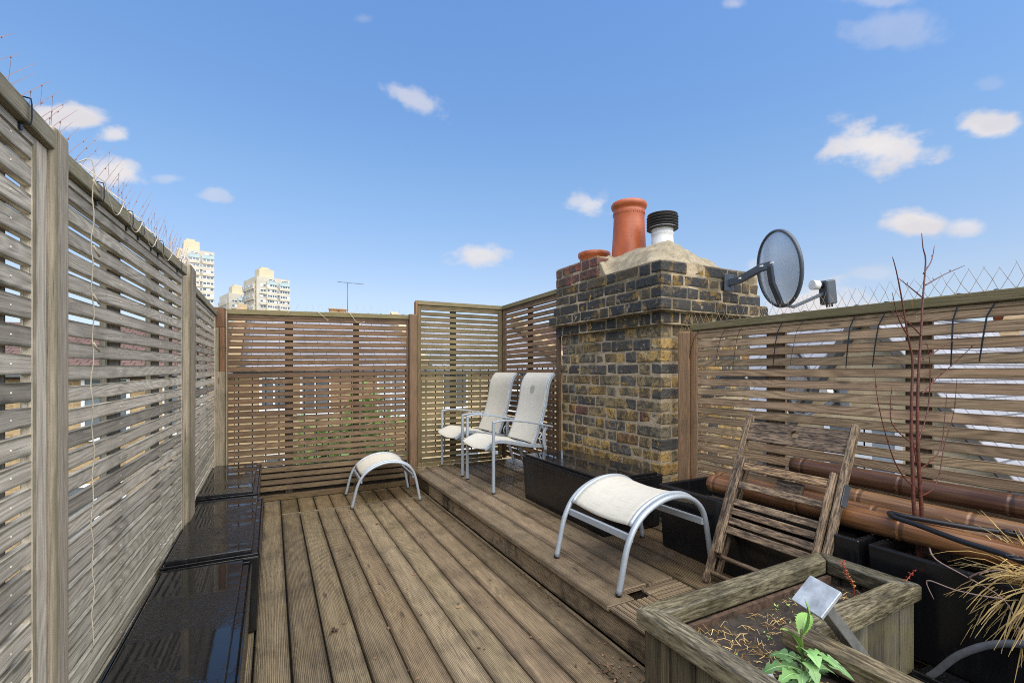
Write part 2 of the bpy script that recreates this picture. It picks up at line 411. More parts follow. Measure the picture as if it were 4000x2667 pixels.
M_PALEGLASS = plain('curtained_window_glass', (.30, .34, .38), .15, 0, .4, .6, 0, .8)
def meshdish():
    m, g, p = mat('perforated_grey_steel')
    uv = g.N('ShaderNodeUVMap', uv_map='UVMap').outputs[0]
    ch = g.N('ShaderNodeTexVoronoi', {'Scale': 190.0, 'Randomness': 0.0}, feature='F1'); g.l.new(g.mapping(uv, (1, 1, 1)), ch.inputs['Vector'])
    d = g.mr(ch.outputs['Distance'], .33, .41)
    setp(g, p, Base_Color=(.42, .45, .49), Roughness=.32, Metallic=.3, Alpha=d)
    return m
M_DISH = meshdish()
def housebrick(name, c1, c2, mort, scale=1.0):
    m, g, p = mat(name)
    obj = g.N('ShaderNodeTexCoord').outputs['Object']
    s = g.N('ShaderNodeSeparateXYZ', {0: obj})
    vec = g.N('ShaderNodeCombineXYZ', {0: g.M('ADD', s.outputs[0], s.outputs[1]), 1: s.outputs[2], 2: 0.0}).outputs[0]
    b = g.N('ShaderNodeTexBrick', {'Color1': (*c1, 1), 'Color2': (*c2, 1), 'Mortar': (*mort, 1), 'Scale': 1.0, 'Mortar Size': .007, 'Bias': 0.0, 'Brick Width': .26*scale, 'Row Height': .085*scale})
    g.l.new(vec, b.inputs['Vector'])
    n = g.noise(obj, 1.4, 5, .65); n2 = g.noise(obj, 9, 4)
    c = g.mix(g.M('MULTIPLY', g.mr(n, .5, .75), .6), b.outputs[0], tuple(.3*x for x in c1))
    c = g.mix(g.M('MULTIPLY', g.mr(n2, .55, .7), .4), c, tuple(1.35*x for x in c1))
    setp(g, p, Base_Color=c, Roughness=.9)
    return m
M_HB = housebrick('yellow_stock_brick', (.42, .29, .14), (.29, .19, .09), (.38, .31, .22))
M_HB2 = housebrick('pale_stock_brick', (.56, .43, .25), (.45, .33, .18), (.52, .45, .33))
def roofmat(name, c1, c2, w, h):
    m, g, p = mat(name)
    uv = g.N('ShaderNodeUVMap', uv_map='UVMap').outputs[0]
    obj = g.N('ShaderNodeTexCoord').outputs['Object']
    b = g.N('ShaderNodeTexBrick', {'Color1': (*c1, 1), 'Color2': (*c2, 1), 'Mortar': (*[.35*x for x in c2], 1), 'Scale': 1.0, 'Mortar Size': .012, 'Brick Width': w, 'Row Height': h})
    g.l.new(uv, b.inputs['Vector'])
    n = g.noise(obj, 2.2, 5, .6)
    c = g.mix(g.M('MULTIPLY', g.mr(n, .45, .7), .35), b.outputs[0], tuple(.55*x for x in c2))
    setp(g, p, Base_Color=c, Roughness=.7); p.inputs['Specular IOR Level'].default_value = .25
    bump(g, p, b.outputs['Fac'], .4, .01)
    return m
M_SLATE = roofmat('grey_slate_roof', (.31, .315, .345), (.25, .255, .285), .38, .28)
M_RTILE = roofmat('red_tile_roof', (.17, .10, .08), (.13, .08, .066), .22, .22)
M_LEAD = plain('lead_flashing', (.16, .165, .18), .5, .2)
M_CREAM = plain('cream_tower_cladding', (.58, .52, .41), .85, 0, .10, .12)
M_CREAM2 = plain('pale_tower_concrete', (.54, .49, .40), .85, 0, .10, .2)
M_YELLOWT = plain('yellow_tower_render', (.55, .49, .34), .85, 0, .06, .2)
M_TEAL = plain('green_copper_cladding', (.26, .34, .34), .6, 0, .1, .3)
M_STRING = plain('natural_twine', (.50, .44, .33), .9, 0, .2, 40)
M_WIRE = plain('tan_netting_wire', (.36, .255, .145), .7, 0, .3, 30)
M_WIRER = plain('rusty_netting_wire', (.22, .115, .09), .7, 0, .3, 30)
M_STRAW = plain('dry_straw', (.50, .37, .17), .8, 0, .35, 12, 0, .3, True)
M_TWIG = plain('red_birch_bark', (.11, .032, .022), .45, 0, .45, 60, .2)
M_SOIL = plain('dark_wet_soil', (.030, .022, .016), .75, 0, .7, 40, 1.0)
M_BARK = plain('rotten_inner_lining', (.075, .045, .028), .9, 0, .7, 30, 1.0)
M_SLATEP = plain('weathered_zinc_plate', (.40, .43, .46), .42, .3, .35, 22, .15)
M_ZINC = plain('weathered_steel_post', (.20, .20, .19), .45, .4, .35, 18, .1)
def leafmat(name, c1, c2):
    m, g, p = mat(name)
    obj = g.N('ShaderNodeTexCoord').outputs['Object']
    c = g.mix(g.mr(g.noise(obj, 25, 3), .3, .7), c1, c2)
    c = g.mix(1.0, c, g.N('ShaderNodeAttribute', attribute_name='tint').outputs[0], 'MULTIPLY')
    setp(g, p, Base_Color=c, Roughness=.45)
    p.inputs['Subsurface Weight'].default_value = .12; p.inputs['Subsurface Radius'].default_value = (.004, .006, .002)
    return m
M_LEAF = leafmat('sow_thistle_green', (.15, .29, .085), (.25, .40, .14))
M_BUSH = leafmat('ivy_green', (.07, .13, .03), (.14, .24, .05))
M_DOCK = leafmat('dry_red_dock', (.33, .06, .04), (.42, .16, .06))
M_SEED = leafmat('seedling_green', (.22, .36, .08), (.30, .42, .12))
M_DEADLEAF = leafmat('dead_leaf_brown', (.13, .07, .04), (.25, .15, .08))
def bamboo_mat():
    m, g, p = mat('wet_brown_bamboo')
    uv = g.N('ShaderNodeUVMap', uv_map='UVMap').outputs[0]
    obj = g.N('ShaderNodeTexCoord').outputs['Object']
    f = g.noise(g.mapping(uv, (2.5, 70, 1)), 1, 4, .6); b = g.noise(obj, 4, 3)
    c = g.mix(g.mr(f, .3, .7), (.085, .045, .024), (.30, .175, .092))
    c = g.mix(g.M('MULTIPLY', g.mr(b, .5, .7), .5), c, (.10, .045, .03))
    c = g.mix(1.0, c, g.N('ShaderNodeAttribute', attribute_name='tint').outputs[0], 'MULTIPLY')
    setp(g, p, Base_Color=c, Roughness=g.mr(f, .3, .7, .16, .4)); bump(g, p, f, .35, .002)
    return m
M_BAMBOO = bamboo_mat()
def groundmat():
    m, g, p = mat('gardens_and_yards')
    obj = g.N('ShaderNodeTexCoord').outputs['Object']
    n = g.noise(obj, .12, 5, .6)
    c = g.mix(g.mr(n, .45, .55), (.10, .13, .05), (.30, .28, .25))
    setp(g, p, Base_Color=c, Roughness=.95)
    return m
M_GROUND = groundmat()
# ================================================================== SETTING
def structure(o): o['kind'] = 'structure'; return o
b = MB(); b.poly([(-900, -900, -9), (900, -900, -9), (900, 900, -9), (-900, 900, -9)]); structure(b.build('ground', M_GROUND))
plain_dark = plain('dark_roof_felt', (.008, .007, .006), .9)
b = MB(); b.box(-.62, 2.86, -1.2, 5.45, -.35, -.036); structure(b.build('roof_slab', plain_dark))
# lower deck boards
b = MB()
x = -.0755-.1495*3
seams = []
while x < 1.44:
    x1 = min(x+.1495, 1.449); t = sv(.26, .05)
    if x < 0.0: b.box(x+.0045, x1-.0045, -.9, 5.2, -.03, rnd.uniform(-.0012, .0012), t)
    else:
        b.box(x+.0045, x1-.0045, -.9, 4.625, -.03, rnd.uniform(-.0012, .0012), t)
        b.box(x+.0045, x1-.0045, 4.655, 5.2, -.03, rnd.uniform(-.0012, .0012), tuple(.85*c*k for c, k in zip(t, (1.05, 1, .9))))
    x += .1495
b.box(.075, 1.447, 4.629, 4.651, -.03, .0035, (.9, .95, .9))
structure(b.build('lower_deck', W_DECK, bevel=.003))
# upper deck
b = MB(); w2 = MB()
ZU = .175
for (x0, x1, y0, kind) in ((1.417, 1.584, 1.735, 0), (1.593, 1.747, 1.825, 0), (1.756, 1.927, 1.812, 0), (1.936, 2.089, 1.35, 1), (2.098, 2.249, 1.2, 1), (2.258, 2.409, -.9, 1), (2.418, 2.569, -.9, 1), (2.578, 2.76, -.9, 1)):
    (w2 if kind else b).box(x0, x1, y0, 5.262 if x0 > 1.47 else 5.262, ZU-.03, ZU+rnd.uniform(-.002, .002), sv(.2, .04))
b_top = b
# slatted deck tiles where the boards stop short
for (x0, x1, y0, y1, along) in ((1.42, 1.685, 1.46, 1.728, 1), (1.69, 1.93, 1.55, 1.805, 0), (1.42, 1.685, 1.19, 1.455, 0), (1.69, 1.93, 1.28, 1.545, 1), (1.935, 2.09, 1.07, 1.34, 0)):
    n = 8
    for k in range(n):
        t = sv(.12)
        if along: a = (x1-x0)/n; b.box(x0+k*a+.003, x0+(k+1)*a-.004, y0, y1, ZU-.022, ZU-.004, t)
        else: a = (y1-y0)/n; b.box(x0, x1, y0+k*a+.003, y0+(k+1)*a-.004, ZU-.022, ZU-.004, t)
b.box(1.417, 1.434, 1.19, 1.455, ZU-.034, ZU-.023, (.9, .9, .9))
up = structure(b.build('upper_deck', W_DECK, bevel=.004))
structure(w2.build('grooved_deck_boards', W_DECK2, up, bevel=.003))
b = MB()
b.box(1.445, 1.475, .6, 4.64, .004, ZU-.035, (1, 1, 1)); structure(b.build('step_riser', W_STEP, up, bevel=.004))
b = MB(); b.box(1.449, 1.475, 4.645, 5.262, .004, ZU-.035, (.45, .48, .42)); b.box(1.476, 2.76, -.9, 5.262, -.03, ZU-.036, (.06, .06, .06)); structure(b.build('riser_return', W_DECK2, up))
# ================================================================== FENCES
def fence(label, a, bb, z0, z1, side, wm, pitch=.0625, sh=.0455, battens=(), st=.045, railm=None, z1b=None, split=None, trellis=None, tints=None, gap_first=.0, stiles=(1, 1), railh=.05):
    """panel from a to bb (plan), inner face on 'side' (+1: left of a->bb)"""
    t = thing('slatted_fence', label, 'fence', 'slatted fence panels round the roof terrace')
    A = Vector((a[0], a[1], 0)); B = Vector((bb[0], bb[1], 0)); d = (B-A); L = d.length; d.normalize()
    n = Vector((-d.y, d.x, 0))*side
    M = Matrix(((d.x, n.x, 0, A.x), (d.y, n.y, 0, A.y), (0, 0, 1, 0), (0, 0, 0, 1)))
    if side < 0: pass
    dz = ((z1b-z1) if z1b is not None else 0)/L
    Sh = Matrix.Identity(4); Sh[2][0] = dz
    def flipfix(mb):
        if side < 0: mb.f = [list(reversed(f)) for f in mb.f]; mb.uv = [list(reversed(u)) for u in mb.uv]; mb.u2 = {k: list(reversed(v)) for k, v in mb.u2.items()}
    # slats: inner face at n = 0, sheared so that the top follows the rail
    s = MB(); z = z1-railh-.012-sh
    k = 0
    while z > z0-.001:
        zz = z+rnd.uniform(-.0015, .0015)
        f = max(0.0, (zz-z0)/(z1-z0)); Sk = Matrix.Identity(4); Sk[2][0] = dz*f
        tt = tints(zz) if tints else sv(.14, .035)
        wob = rnd.uniform(-.002, .002)
        for (x0, x1) in battens: s.box((x0+x1)/2-.0022, (x0+x1)/2+.0022, .0, .0012, zz+sh*.5-.0022, zz+sh*.5+.0022, (2.2, 2.3, 2.4), M @ Sk)
        Sk[2][0] += wob/L
        s.box(st*.6*stiles[0], L-st*.6*stiles[1], -.0185, 0, zz, zz+sh*rnd.uniform(.96, 1.04), tt, M @ Sk)
        z -= pitch
        if split is not None and zz > split > z: z += pitch-sh-.009
        k += 1
    flipfix(s); s.build('slats', wm, t, bevel=.0025)
    for e in (0, 1):
        if not stiles[e]: continue
        q = MB(); x0 = 0 if e == 0 else L-st
        q.box(x0, x0+st, -.02, .006, z0, z1-railh-.002+dz*x0, sv(.1), M); flipfix(q); q.build('stile', wm, t, bevel=.003)
    q = MB(); q.box(-.01, L+.01, -.045, .018, z1-railh, z1, sv(.08), M @ Sh); flipfix(q); q.build('top_rail', railm or W_RAIL, t, bevel=.006, seg=2)
    q = MB(); q.box(.002, L-.002, -.019, .004, z1-railh-.024, z1-railh-.002, sv(.1), M @ Sh); flipfix(q); q.build('under_rail', wm, t, bevel=.002)
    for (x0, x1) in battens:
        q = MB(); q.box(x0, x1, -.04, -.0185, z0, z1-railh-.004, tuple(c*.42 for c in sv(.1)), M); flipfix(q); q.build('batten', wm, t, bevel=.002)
    if trellis:
        q = MB()
        for xx in trellis[2]: q.box(xx-.006, xx+.006, -.052, -.042, trellis[0], trellis[1], (.5, .5, .5), M)
        flipfix(q); q.build('trellis', M_GREY, t)
    return t
def ltint(z):
    v = rnd.uniform(.78, 1.14)
    if rnd.random() < .12: v *= .62
    g = max(0, min(1, (.75-z)/.8))
    return (v*(1-.03*g), v*(1+.0*g), v*(1-.10*g))
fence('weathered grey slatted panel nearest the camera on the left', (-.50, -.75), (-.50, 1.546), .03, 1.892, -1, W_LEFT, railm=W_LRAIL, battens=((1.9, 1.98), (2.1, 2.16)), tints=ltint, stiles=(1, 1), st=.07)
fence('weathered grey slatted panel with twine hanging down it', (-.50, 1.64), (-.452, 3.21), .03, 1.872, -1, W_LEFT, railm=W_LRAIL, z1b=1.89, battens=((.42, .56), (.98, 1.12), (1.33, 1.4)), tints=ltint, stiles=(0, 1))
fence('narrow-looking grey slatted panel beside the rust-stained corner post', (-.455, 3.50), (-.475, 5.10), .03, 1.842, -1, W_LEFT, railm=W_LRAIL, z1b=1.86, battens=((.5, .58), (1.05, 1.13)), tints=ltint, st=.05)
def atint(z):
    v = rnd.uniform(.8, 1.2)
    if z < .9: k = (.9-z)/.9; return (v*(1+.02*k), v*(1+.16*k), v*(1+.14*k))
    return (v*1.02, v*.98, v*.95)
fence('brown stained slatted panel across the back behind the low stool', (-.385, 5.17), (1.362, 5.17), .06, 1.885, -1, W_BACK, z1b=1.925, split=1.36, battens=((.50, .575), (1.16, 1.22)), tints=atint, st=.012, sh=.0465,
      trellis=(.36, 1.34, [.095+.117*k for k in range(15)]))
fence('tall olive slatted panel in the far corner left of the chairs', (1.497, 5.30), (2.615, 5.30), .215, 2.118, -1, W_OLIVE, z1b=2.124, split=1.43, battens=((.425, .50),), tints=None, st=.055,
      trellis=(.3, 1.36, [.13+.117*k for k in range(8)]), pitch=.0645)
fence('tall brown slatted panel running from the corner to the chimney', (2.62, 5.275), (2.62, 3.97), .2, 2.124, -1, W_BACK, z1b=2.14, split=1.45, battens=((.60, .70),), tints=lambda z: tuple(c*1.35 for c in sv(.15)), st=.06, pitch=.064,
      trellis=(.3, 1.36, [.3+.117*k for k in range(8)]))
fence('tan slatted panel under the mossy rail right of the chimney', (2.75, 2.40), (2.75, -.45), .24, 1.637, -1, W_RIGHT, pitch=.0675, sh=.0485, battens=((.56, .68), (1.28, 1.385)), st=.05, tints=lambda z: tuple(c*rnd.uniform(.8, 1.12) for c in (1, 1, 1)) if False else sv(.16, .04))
b = MB(); b.box(1.50, 2.60, 5.262, 5.30, ZU+.002, .213, (1.1, 1.1, 1.0)); tag(b.build('plinth_board', W_OLIVE, bevel=.004), 'mossy plinth board under the tall corner panel', 'board')
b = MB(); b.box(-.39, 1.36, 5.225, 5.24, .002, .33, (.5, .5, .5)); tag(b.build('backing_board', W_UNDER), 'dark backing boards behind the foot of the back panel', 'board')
b = MB(); b.box(-.385, 1.36, 5.155, 5.222, .002, .056, (.8, .85, .7)); tag(b.build('plinth_board', W_BACK, bevel=.004), 'brown plinth board along the deck under the back panel', 'board')
def post(label, x0, x1, y0, y1, z0, z1, m, extra=None, tint=None, lean=0):
    q = MB(); M = Matrix.Identity(4); M[1][2] = lean
    q.box(x0, x1, y0, y1, z0, z1, tint or (1, 1, 1), M)
    if extra: q.box(*extra, tint=sv(.1), M=M)
    return tag(q.build('fence_post', m, bevel=.012, seg=3), label, 'fence post', 'timber fence posts')
post('thick grey chamfered post nearest the camera on the left', -.54, -.478, 1.548, 1.635, .002, 1.905, W_LPOST)
post('leaning slim grey post halfway along the left fence', -.49, -.424, 3.22, 3.44, .002, 1.925, W_LPOST, lean=.03, tint=(.85, .82, .78))
q = MB(); q.box(-.505, -.392, 5.095, 5.19, .002, 1.285, (.8, .78, .74)); q.box(-.505, -.44, 5.0945, 5.19, 1.286, 1.70, (.72, .72, .66)); q.box(-.4395, -.392, 5.095, 5.19, 1.286, 1.70, (.78, .70, .66), mi=1); q.box(-.505, -.392, 5.095, 5.19, 1.701, 1.89, (.62, .56, .55), mi=1)
cp = tag(q.build('fence_post', [W_LPOST, W_POST], bevel=.004), 'rust-stained post in the left back corner', 'fence post', 'timber fence posts')
q = MB(); q.box(-.39, -.377, 5.10, 5.15, .05, 1.86, (.85, .82, .8)); q.build('edge_batten', W_LPOST, cp, bevel=.003)
post('brown post between the back panel and the tall corner panel', 1.368, 1.462, 5.12, 5.22, .002, 1.935, W_POST, tint=(.72, .78, .85), extra=(1.466, 1.496, 5.225, 5.30, .178, 2.10))
post('slim brown post in the far corner behind the chairs', 2.622, 2.665, 5.278, 5.325, .18, 2.11, W_BACK)
post('orange-brown post beside the chimney carrying the right panel', 2.715, 2.80, 2.412, 2.512, ZU+.002, 1.585, W_POST, tint=(1.25, 1.35, 1.4), extra=(2.735, 2.80, 2.36, 2.408, ZU+.002, 1.583))
# ------------------------------------------------------------------ cable ties
def tie_loop(x, y, z, axis, tail=None, w=.0055):
    q = MB(); pts = []
    # loop round the rail section (across 'axis')
    n = Vector(axis); hw, hh = .034, .030
    for k in range(17):
        a = 2*math.pi*k/16
        cx, cz = math.cos(a), math.sin(a)
        sx = max(-1, min(1, cx*1.35)); sz = max(-1, min(1, cz*1.35))
        pts.append(Vector((0, 0, 0)) + n*(sx*hw-.012) + Vector((0, 0, sz*hh)))
    q.tube(pts, w, 4, caps=False, flat=.4)
    q.box(-.006, .006, -.006, .006, -.044, -.030)
    if tail:
        q.tube([n*.028+Vector((0, 0, -.034))]+tail, [w*.62]*len(tail)+[w*.45], 4, flat=.35)
    return q
D_TIE = [(2.33, .09, -.26), (2.109, .078, -.28), (1.988, .059, -.285), (1.722, .05, -.295), (1.598, .068, -.288), (1.328, .038, -.305), (1.193, .05, -.30), (.915, .02, -.303), (.794, .046, -.28)]
for k, (y, dy, dz) in enumerate(D_TIE):
    tl = [Vector((-.034, dy*.35+.006, dz*.3)), Vector((-.040, dy*.72, dz*.65)), Vector((-.034, dy, dz))]
    o = tie_loop(0, 0, 0, (-1, 0, 0), tl).build('cable_tie', M_TIE); o.location = (2.765, y, 1.612)
    tag(o, 'black cable tie with a long tail hanging off the right mossy rail', 'cable tie', 'tailed cable ties on the right rail')
proto = None
for k, x in enumerate((-.375, -.179, -.056, .095, .306, .499, .673, .928, 1.065, 1.31)):
    if proto is None: proto = tie_loop(0, 0, 0, (0, -1, 0), w=.0045).build('cable_tie', M_TIE); o = proto; tag(o, 'black cable tie round the top rail of the brown back panel', 'cable tie', 'cable ties on the back rail')
    else: o = proto.copy(); C.objects.link(o)
    o.location = (x, 5.184, 1.872+(x+.385)*.0229-.012)
proto = None
for k, (y, z) in enumerate(((1.405, 1.868), (1.87, 1.85), (2.166, 1.853), (2.31, 1.855), (2.5, 1.857), (2.62, 1.858), (3.02, 1.863))):
    if proto is None: proto = tie_loop(0, 0, 0, (1, 0, 0), [Vector((.05, .02, -.06)), Vector((.035, .05, -.12))] if 0 else None, w=.004).build('cable_tie', M_TIE); o = proto; tag(o, 'black cable tie round the weathered rail of the left fence', 'cable tie', 'cable ties on the left rail')
    else: o = proto.copy(); C.objects.link(o)
    o.location = (-.497+max(0, y-1.6)*.031, y, z)
# ------------------------------------------------------------------ bird netting
def net_strip(x, y0, y1, z0, h0, h1, dia, mb, r, zf=None):
    y = y0; s = 1 if y1 > y0 else -1
    n = int(abs(y1-y0)/dia)
    for k in range(n):
        f = k/n; h = h0+(h1-h0)*f; yy = y0+s*dia*k; zb = z0 if zf is None else zf(yy)
        for dr in (-1, 1):
            p = [Vector((x+rnd.uniform(-.002, .002), yy+dr*t*h*.62+rnd.uniform(-.003, .003), zb-.04+t*(h+.04)*rnd.uniform(.9, 1.05))) for t in (0, .35, .7, 1.0)]
            mb.tube(p, [r, r*1.1, r, r*.6], 3, caps=False)
            if rnd.random() < .6: mb.tube([p[1]-Vector((0, 0, .003)), p[1]+Vector((0, 0, .004))], r*2.2, 4)
b = MB(); net_strip(2.80, 2.62, -.3, 1.63, .085, .15, .050, b, .0011)
tag(b.build('bird_netting', M_WIRE), 'tan diamond bird netting standing above the right mossy rail', 'netting')
b = MB()
y = .85
while y < 3.4:
    zt = 1.875
    L = rnd.uniform(.75, 1.25)
    p0 = Vector((-.535+max(0, y-1.6)*.031, y, zt)); p1 = p0+Vector((rnd.uniform(-.01, .01), .27*L, .215*L))
    b.tube([p0, p0.lerp(p1, .5)+Vector((0, 0, .004)), p1], [.0009, .0008, .0004], 3, caps=False)
    for t in (.25, .55, .8):
        if rnd.random() < .7:
            c = p0.lerp(p1, t); b.tube([c-Vector((0, .003, .003)), c+Vector((0, .003, .003))], .0015, 4)
            if rnd.random() < .6: b.tube([c, c+Vector((0, -.012, -.07*rnd.uniform(.6, 1.4)))], .0005, 3, caps=False)
    y += rnd.choice((.03, .045, .06))
tag(b.build('bird_netting', M_WIRER), 'rusty strands of torn netting slanting up above the left fence', 'netting')
b = MB()
for k in range(120):
    y = rnd.uniform(3.05, 5.0); L = rnd.uniform(.08, .3)*(1.2 if y < 4.2 else .5)
    p0 = Vector((-.52, y, 1.84)); p1 = p0+Vector((rnd.uniform(-.05, .03), rnd.choice((.7, .8, -.25))*L*rnd.uniform(.6, 1.2), L*rnd.uniform(.45, .9)))
    b.tube([p0, p0.lerp(p1, .5)+Vector((0, 0, .01)), p1], [.0016, .0012, .0006], 3, caps=False, tint=rnd.choice(((1, .85, .6), (.75, .5, .35), (1.1, 1, .8))))
tag(b.build('dry_grass_tuft', M_STRAW), 'dry stalks poking above the far end of the left fence', 'dry grass')['kind'] = 'stuff'
b = MB()
x = -.3
while x < 1.35:
    zt = 1.90+x*.0229
    for dr in (-1, 1):
        h = rnd.uniform(.05, .11)
        b.tube([Vector((x, 5.215, zt-.02)), Vector((x+dr*.03, 5.215, zt+h*.5)), Vector((x+dr*.045, 5.215, zt+h))], [.0008, .0007, .0004], 3, caps=False)
    x += rnd.choice((.06, .075, .09))
tag(b.build('bird_netting', M_WIRE), 'faint wisps of netting above the back panel in front of the towers', 'netting')
# ------------------------------------------------------------------ twine
b = MB(); pts = []
for k in range(40):
    z = 1.90-k*.0365; pts.append(Vector((-.462+.003*math.sin(k*1.7), 1.748+.006*math.sin(k*.6)+rnd.uniform(-.002, .002), z)))
b.tube([Vector((-.51, 1.76, 1.885)), Vector((-.475, 1.752, 1.905))]+pts, .0017, 5)
for z in (1.83, 1.64, 1.50, 1.36):
    b.tube([Vector((-.458, 1.74, z+.012)), Vector((-.455, 1.752, z)), Vector((-.452, 1.77, z-.012))], .0032, 5)
tag(b.build('twine', M_STRING), 'pale knotted twine hanging down the left fence', 'string')
b = MB()
for (y0, y1) in ((1.80, 1.98), (1.98, 2.2), (2.2, 2.42), (2.42, 2.7)):
    p = [Vector((-.45+(y-1.7)*.03, y, 1.86-.07*math.sin(math.pi*(y-y0)/(y1-y0)))) for y in [y0+(y1-y0)*k/8 for k in range(9)]]
    b.tube([p[0]+Vector((-.06, 0, .045))]+p+[p[-1]+Vector((-.06, 0, .04))], .0015, 5)
tag(b.build('twine', M_STRING), 'loose twine looped along the left top rail', 'string')
for (x, lab, pts) in ((.13, 'short white twine end on the back rail nearest the corner post', ((0, .03), (.02, -.01), (-.01, -.05))),
                 (.40, 'white twine slanting across the back rail at its middle', ((0, .02), (.06, -.03), (.12, -.075), (.10, -.09))),
                 (.72, 'longest white twine sagging from the back rail near the brown post', ((0, .03), (.05, -.04), (.08, -.08), (.13, -.085), (.17, -.07)))):
    b = MB(); b.tube([Vector((x+px, 5.142, 1.895+pz)) for px, pz in pts], .0026, 5)
    tag(b.build('twine', M_STRING), lab, 'string')
# ================================================================== BLACK PLANTERS
def planter(label, x0, x1, y0, y1, z0, z1, lid=True, open_soil=None):
    t = thing('planter_trough', label, 'planter', 'black plastic planter troughs')
    b = MB(); tp = .018
    if lid:
        for (a, c, e, f, g_, h, ta) in ((x0, x1, y0, y1, z0, z1-.03, 1),):
            o = len(b.v)
            for (xx, yy, zz) in ((a+tp, e+tp, g_), (c-tp, e+tp, g_), (c-tp, f-tp, g_), (a+tp, f-tp, g_), (a, e, h), (c, e, h), (c, f, h), (a, f, h)): b.v.append(Vector((xx, yy, zz)))
            for q in ((3, 2, 1, 0), (4, 5, 6, 7), (0, 1, 5, 4), (1, 2, 6, 5), (2, 3, 7, 6), (3, 0, 4, 7)): b.face([o+i for i in q], [(0, 0)]*4)
        b.build('body', M_BLACK, t, bevel=.012, seg=3)
        l = MB(); l.box(x0+.012, x1-.012, y0+.012, y1-.012, z1-.03, z1-.022); l.box(x0+.02, x1-.038, y0+.02, y1-.02, z1-.022, z1); l.build('lid', M_BLACK, t, bevel=.006, seg=3)
        l = MB()
        for (a, c, e, f) in ((x0, x0+.008, y0, y1), (x1-.008, x1, y0, y1), (x0+.008, x1-.008, y0, y0+.008), (x0+.008, x1-.008, y1-.008, y1)): l.box(a, c, e, f, z1-.03, z1-.018)
        l.build('rim', M_BLACK, t, bevel=.003, seg=2)
    else:
        w = .028
        o = len(b.v)
        ring = lambda i, z: [Vector((x0+i, y0+i, z)), Vector((x1-i, y0+i, z)), Vector((x1-i, y1-i, z)), Vector((x0+i, y1-i, z))]
        for r_ in (ring(tp, z0), ring(0, z1), ring(w, z1), ring(w+.006, z1-.22)): b.v += r_
        b.face([o+3, o+2, o+1, o], [(0, 0)]*4)
        for lv in range(3):
            for k in range(4):
                k2 = (k+1) % 4; b.face([o+lv*4+k, o+lv*4+k2, o+(lv+1)*4+k2, o+(lv+1)*4+k], [(0, 0)]*4)
        b.face([o+12, o+13, o+14, o+15], [(0, 0)]*4)
        b.build('body', M_BLACK, t, bevel=.008, seg=3)
        s = MB(); n = 16
        sx0, sx1, sy0, sy1 = x0+w+.008, x1-w-.008, y0+w+.008, y1-w-.008
        V_ = [[Vector((sx0+(sx1-sx0)*i/n, sy0+(sy1-sy0)*j/n, open_soil+rnd.uniform(-.008, .012))) for j in range(n+1)] for i in range(n+1)]
        for i in range(n):
            for j in range(n): s.poly([V_[i][j], V_[i+1][j], V_[i+1][j+1], V_[i][j+1]], smooth=True)
        s.build('soil', M_SOIL, t)
    return t
planter('wet black trough nearest the camera along the left fence', -.455, -.085, .9, 2.565, .002, .392)
planter('middle wet black trough of the three along the left fence', -.455, -.052, 2.585, 3.70, .002, .418)
planter('farthest wet black trough by the rust-stained corner post', -.475, -.085, 3.73, 4.90, .002, .445)
planter('black lidded trough against the brick chimney', 1.955, 2.50, 2.44, 3.56, ZU+.002, .566)
planter('open black trough under the folded wooden chair', 2.20, 2.70, 1.05, 2.19, ZU+.002, .573, False, .45)
planter('open black trough holding the bare red sapling', 2.20, 2.70, -.10, 1.02, ZU+.002, .573, False, .50)
# small seedlings in the open trough
b = MB()
def rosette(mb, x, y, z, r, n, tint=(1, 1, 1), lift=.4):
    for k in range(n):
        a = 2*math.pi*k/n+rnd.uniform(-.3, .3); L = r*rnd.uniform(.7, 1.1); d = Vector((math.cos(a), math.sin(a), lift*rnd.uniform(.4, 1.2))); s = Vector((-math.sin(a), math.cos(a), 0))*L*.28
        p = Vector((x, y, z)); mb.poly([p, p+d*L*.55-s, p+d*L, p+d*L*.55+s], tint)
rosette(b, 2.36, 2.05, .458, .035, 7); rosette(b, 2.40, 1.98, .458, .03, 6, (1.2, 1.2, .6))
tag(b.build('weed_seedling', M_SEED), 'tiny green weed seedling inside the open black trough', 'weed')
